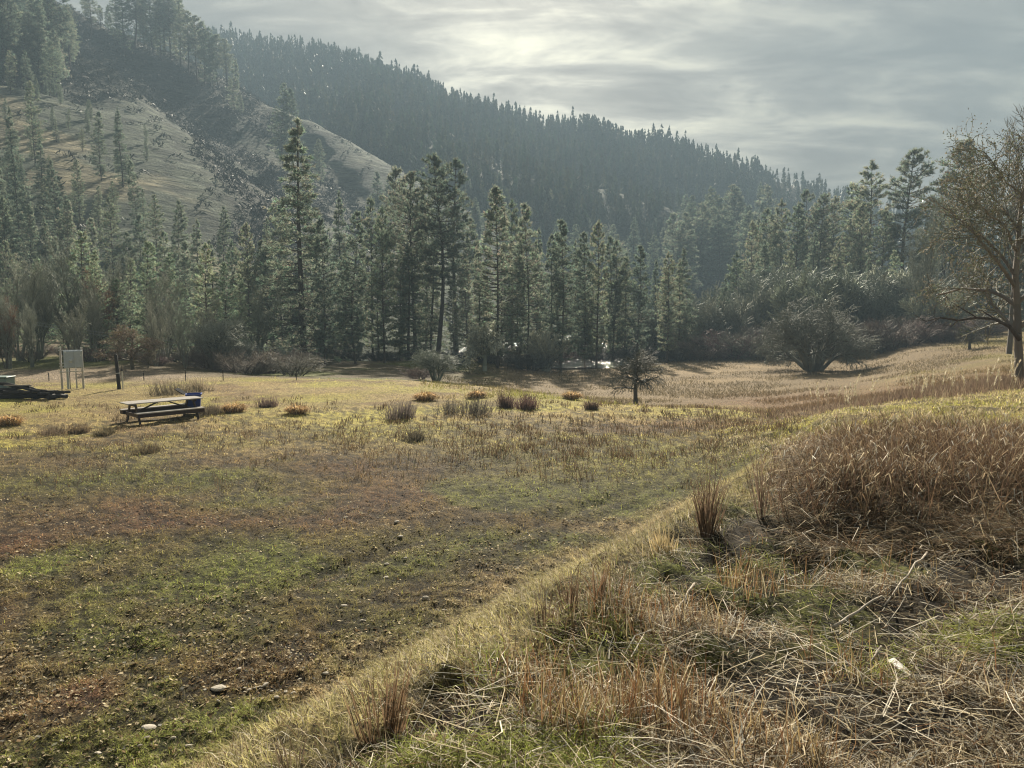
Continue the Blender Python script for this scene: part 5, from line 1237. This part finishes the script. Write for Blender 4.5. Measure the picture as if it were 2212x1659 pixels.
for i, (Ya, Yb, lb) in enumerate(((693, 745, 'upper slack overhead wire running right from the utility pole'), (697, 753, 'lower slack overhead wire running right from the utility pole'))):
    A_ = np.array((pole_x+.4-.7*i, 52-.13, zt-.0-.05*i+.18)); B_ = np.array(P(690*D, (Yb+8)*D, 66))
    b = MB(); pts = [A_+(B_-A_)*s_/18-np.array((0, 0, .55*math.sin(math.pi*s_/18))) for s_ in range(19)]
    b.tube(pts, .012, 5); tag(b.build('overhead_wire', WIRE), lb, 'wire', 'overhead wires')
# timber pile
rp = random.Random(4)
TIM = plain('charred_timber', (.028, .020, .016), .75, noise=.5, scale=6, bump=.5, stretch=(1, 5, 5)); TIM2 = plain('silvered_timber', (.22, .19, .16), .7, noise=.5, scale=6, bump=.4, stretch=(1, 5, 5))
def timber(X_, Y_, L_, az, dz, r_, tilt, label, mat=TIM, square=False):
    x, y, z = P(X_*D, Y_*D, 34.5); z = float(ground(np.array([x]), np.array([y]))[0])
    e = None; b = MB(); d_ = np.array((math.cos(az)*math.cos(tilt), math.sin(az)*math.cos(tilt), math.sin(tilt)))*L_/2
    if square: b.beam(-d_, d_, r_*2.6, r_*.9)
    else:
        pts = [-d_+2*d_*i/6+np.array((0, 0, rp.uniform(-.03, .03))) for i in range(7)]; b.tube(pts, [r_*rp.uniform(.85, 1.1)*(1-.3*i/6) for i in range(7)], 9)
    o = b.build('timber' if square else 'log', mat, smooth=False, bevel=.003 if square else 0); o.location = (x, y, z+dz)
    tag(o, label, 'board' if square else 'log', 'logs and boards in the dark timber pile')
GLB = 'charred log lying in the dark timber pile at the left edge'; GBB = 'dark board lying in the timber pile at the left edge'
for args in ((20, 868, 2.6, .2, .12, .11, 0, GLB), (60, 870, 2.8, .05, .12, .12, 0, GLB), (105, 868, 1.9, -.15, .12, .11, 0, 'charred log whose cut end marks the right end of the timber pile'), (35, 862, 2.4, -.5, .30, .10, .06, GLB), (75, 862, 2.4, .35, .30, .10, -.06, GLB),
             (10, 856, 2.2, .15, .42, .11, .1, GLB), (45, 853, 2.2, -.25, .52, .09, -.14, 'charred log sloping down to the right on top of the timber pile'), (118, 864, 1.3, .5, .27, .09, .05, GLB), (90, 858, 1.6, -.3, .40, .07, -.1, GLB), (0, 872, 1.8, .4, .12, .12, 0, GLB), (125, 862, .9, 1.1, .12, .12, 0, GLB), (30, 872, 2.5, -.1, .10, .09, 0, GLB)):
    timber(*args)
for args in ((60, 874, 2.3, -.12, .33, .05, -.02, 'pale-edged board along the front of the timber pile', TIM2, True), (25, 868, 1.8, .3, .42, .05, .06, GBB, TIM, True), (80, 868, 2.2, -.2, .36, .05, .05, GBB, TIM, True), (40, 860, 1.2, .05, .60, .04, 0, 'short pale board on top of the timber pile', TIM2, True)):
    timber(*args)
x, y, z = P(4*D, 852*D, 35.5); z = float(ground(np.array([x]), np.array([y]))[0])
e = empty('storage_crate', (x, y, z+.02)); tag(e, 'faded grey-green crate behind the timber pile, cut by the left picture edge', 'crate')
CR_ = plain('faded_green_plastic', (.20, .26, .24), .55, noise=.2)
b = MB(); b.box((0, 0, .42), (.9, .6, .8), taper=1.04); b.build('body', CR_, e, bevel=.02)
b = MB(); b.box((0, 0, .86), (1.0, .7, .07)); b.build('lid', CR_, e, bevel=.02)

# stones
STO = plain('pale_field_stone', (.50, .45, .37), .8, noise=.35, scale=25, bump=.4)
def stone_mesh(seed):
    import bmesh
    r = random.Random(seed); bm = bmesh.new(); bmesh.ops.create_icosphere(bm, subdivisions=2, radius=1)
    off = [(r.uniform(-1, 1), r.uniform(-1, 1), r.uniform(-1, 1)) for _ in range(6)]
    for v in bm.verts:
        k = 1.0
        for o in off:
            dd = v.co.x*o[0]+v.co.y*o[1]+v.co.z*o[2]
            if dd > .45: k -= (dd-.45)*.55
        v.co *= max(k, .4); v.co.z *= .42
    me = bpy.data.meshes.new('stone'); bm.to_mesh(me); bm.free(); me.materials.append(STO); return me
SM = [stone_mesh(i) for i in range(5)]
def stone(X_, Y_, wpx, label, group='pale stones lying on the bare soil'):
    x, y, z = on_ground(X_, Y_); s_ = wpx*D*y/FP/2
    o = bpy.data.objects.new('stone', rp.choice(SM)); col.objects.link(o); o.location = (x, y, z+s_*.10+.01); o.scale = (s_, s_*rp.uniform(.6, .9), s_*rp.uniform(.7, 1.1)); o.rotation_euler = (rp.uniform(-.15, .15), rp.uniform(-.15, .15), rp.uniform(-.5, .5))
    tag(o, label, 'stone', group)
stone(474, 1490, 44, 'largest pale flat stone on the bare soil of the field'); stone(322, 1574, 36, 'long white flat stone near the bottom left'); stone(920, 1293, 20, 'white flat stone alone on brown soil in mid-field')
stone(1078, 1296, 16, 'pale stone nearest the pale slope, right of the lone white one'); stone(212, 1660-30, 20, 'grey stone at the bottom left edge of the field')
for i in range(34):
    a = rp.random()
    if a < .6: X_, Y_ = rp.gauss(560, 70), rp.gauss(1500, 32)
    elif a < .8: X_, Y_ = rp.gauss(330, 90), rp.gauss(1600, 25)
    else: X_, Y_ = rp.gauss(860, 110), rp.gauss(1230, 60)
    if 1.05*(Y_-1430)+.85*(X_-700) > 60 and Y_ > 1400: X_ -= 160
    stone(X_, Y_, rp.uniform(8, 19), 'small pale stone among the soil clods of the field')
# scrap and sticks on the bank
x, y, z = on_ground(1940, 1460)
b = MB(); w_ = .035
pts = [(-.02, .06, .045), (.015, .07, .05), (-.03, .02, .055), (.03, .02, .04), (-.02, -.035, .05), (.045, -.045, .03), (0, -.075, .045), (.05, -.08, .02)]
b.add(pts, [(0, 1, 3, 2), (2, 3, 5, 4), (4, 5, 7, 6)])
pts2 = [(p[0], p[1], p[2]-.004) for p in pts]; b.add(pts2, [(2, 3, 1, 0), (4, 5, 3, 2), (6, 7, 5, 4)])
o = b.build('paper_scrap', plain('white_scrap', (.78, .77, .72), .6, noise=.1)); o.location = (x, y, z); tag(o, 'crumpled white scrap lying in the grass on the near bank', 'litter')
STK = plain('bleached_stick', (.44, .38, .30), .8, noise=.45, scale=18, bump=.5)
def stick(Xa, Ya, Xb, Yb, r_, label, lift=.05):
    a = np.array(on_ground(Xa, Ya)); c = np.array(on_ground(Xb, Yb)); b = MB(); n = 7; pts = []
    for i in range(n):
        p = a+(c-a)*i/(n-1); p[2] = max(p[2], float(ground(np.array([p[0]]), np.array([p[1]]))[0]))+lift; p[0] += rp.uniform(-.006, .006); pts.append(p)
    b.tube(pts, [r_*(1-.55*i/(n-1)) for i in range(n)], 7); tag(b.build('stick', STK, smooth=True), label, 'stick', 'fallen sticks on the bank')
stick(1796, 1395, 1905, 1325, .009, 'thickest bleached stick, lying slanted among russet stems', .09)
stick(2120, 1395, 2212, 1340, .006, 'thin bleached stick at the right edge of the near bank'); stick(1900, 1420, 1880, 1455, .006, 'short straight pale stick beside the white scrap'); stick(1500, 1280, 1420, 1400, .006, 'thin pale stick on the left part of the bank')
stick(2000, 1210, 1910, 1330, .007, 'long thin bleached stick pointing towards the reeds')
# dead low branch reaching left from the right edge tree is part of that tree
w_ = [o for o in bpy.data.objects if o.name == 'wild_plum_tree'][0]
W0 = np.array(w_.location)
b = MB()
def br(pix, r0, r1, d_):
    pts = [np.array(P(X_*D, Y_*D, d_+k*.12))-W0 for k, (X_, Y_) in enumerate(pix)]; b.tube(pts, [r0+(r1-r0)*i/(len(pts)-1) for i in range(len(pts))], 6)
br([(2203, 735), (2180, 705), (2150, 690), (2110, 686), (2070, 692), (2030, 686), (2000, 694), (1975, 680)], .085, .012, 29.6)
br([(2110, 686), (2080, 668), (2050, 650)], .03, .008, 29.6); br([(2030, 686), (2010, 700), (1998, 716)], .022, .006, 29.9); br([(2070, 692), (2055, 705), (2035, 700), (2015, 706)], .022, .006, 29.8)
br([(2000, 694), (1985, 690), (1965, 688)], .012, .004, 30.2); br([(2020, 688), (2018, 665), (2028, 640)], .014, .005, 30.0); br([(2150, 690), (2120, 670), (2085, 676)], .035, .008, 29.9); br([(2018, 668), (2005, 660)], .008, .004, 30.0)
hb = bpy.data.objects.new('tmp', None)
db = b.build('dead_branch', BARK, None, smooth=True)
inv = w_.matrix_basis.inverted() if hasattr(w_.matrix_basis, 'inverted') else None
import mathutils
M = mathutils.Matrix.LocRotScale(w_.location, w_.rotation_euler, w_.scale)
db.location = (0, 0, 0)
for v in db.data.vertices: v.co = M.inverted() @ (v.co+mathutils.Vector(W0))
db.parent = w_; db['label'] = 'bare grey dead branch reaching out to the left'
bpy.data.objects.remove(hb)
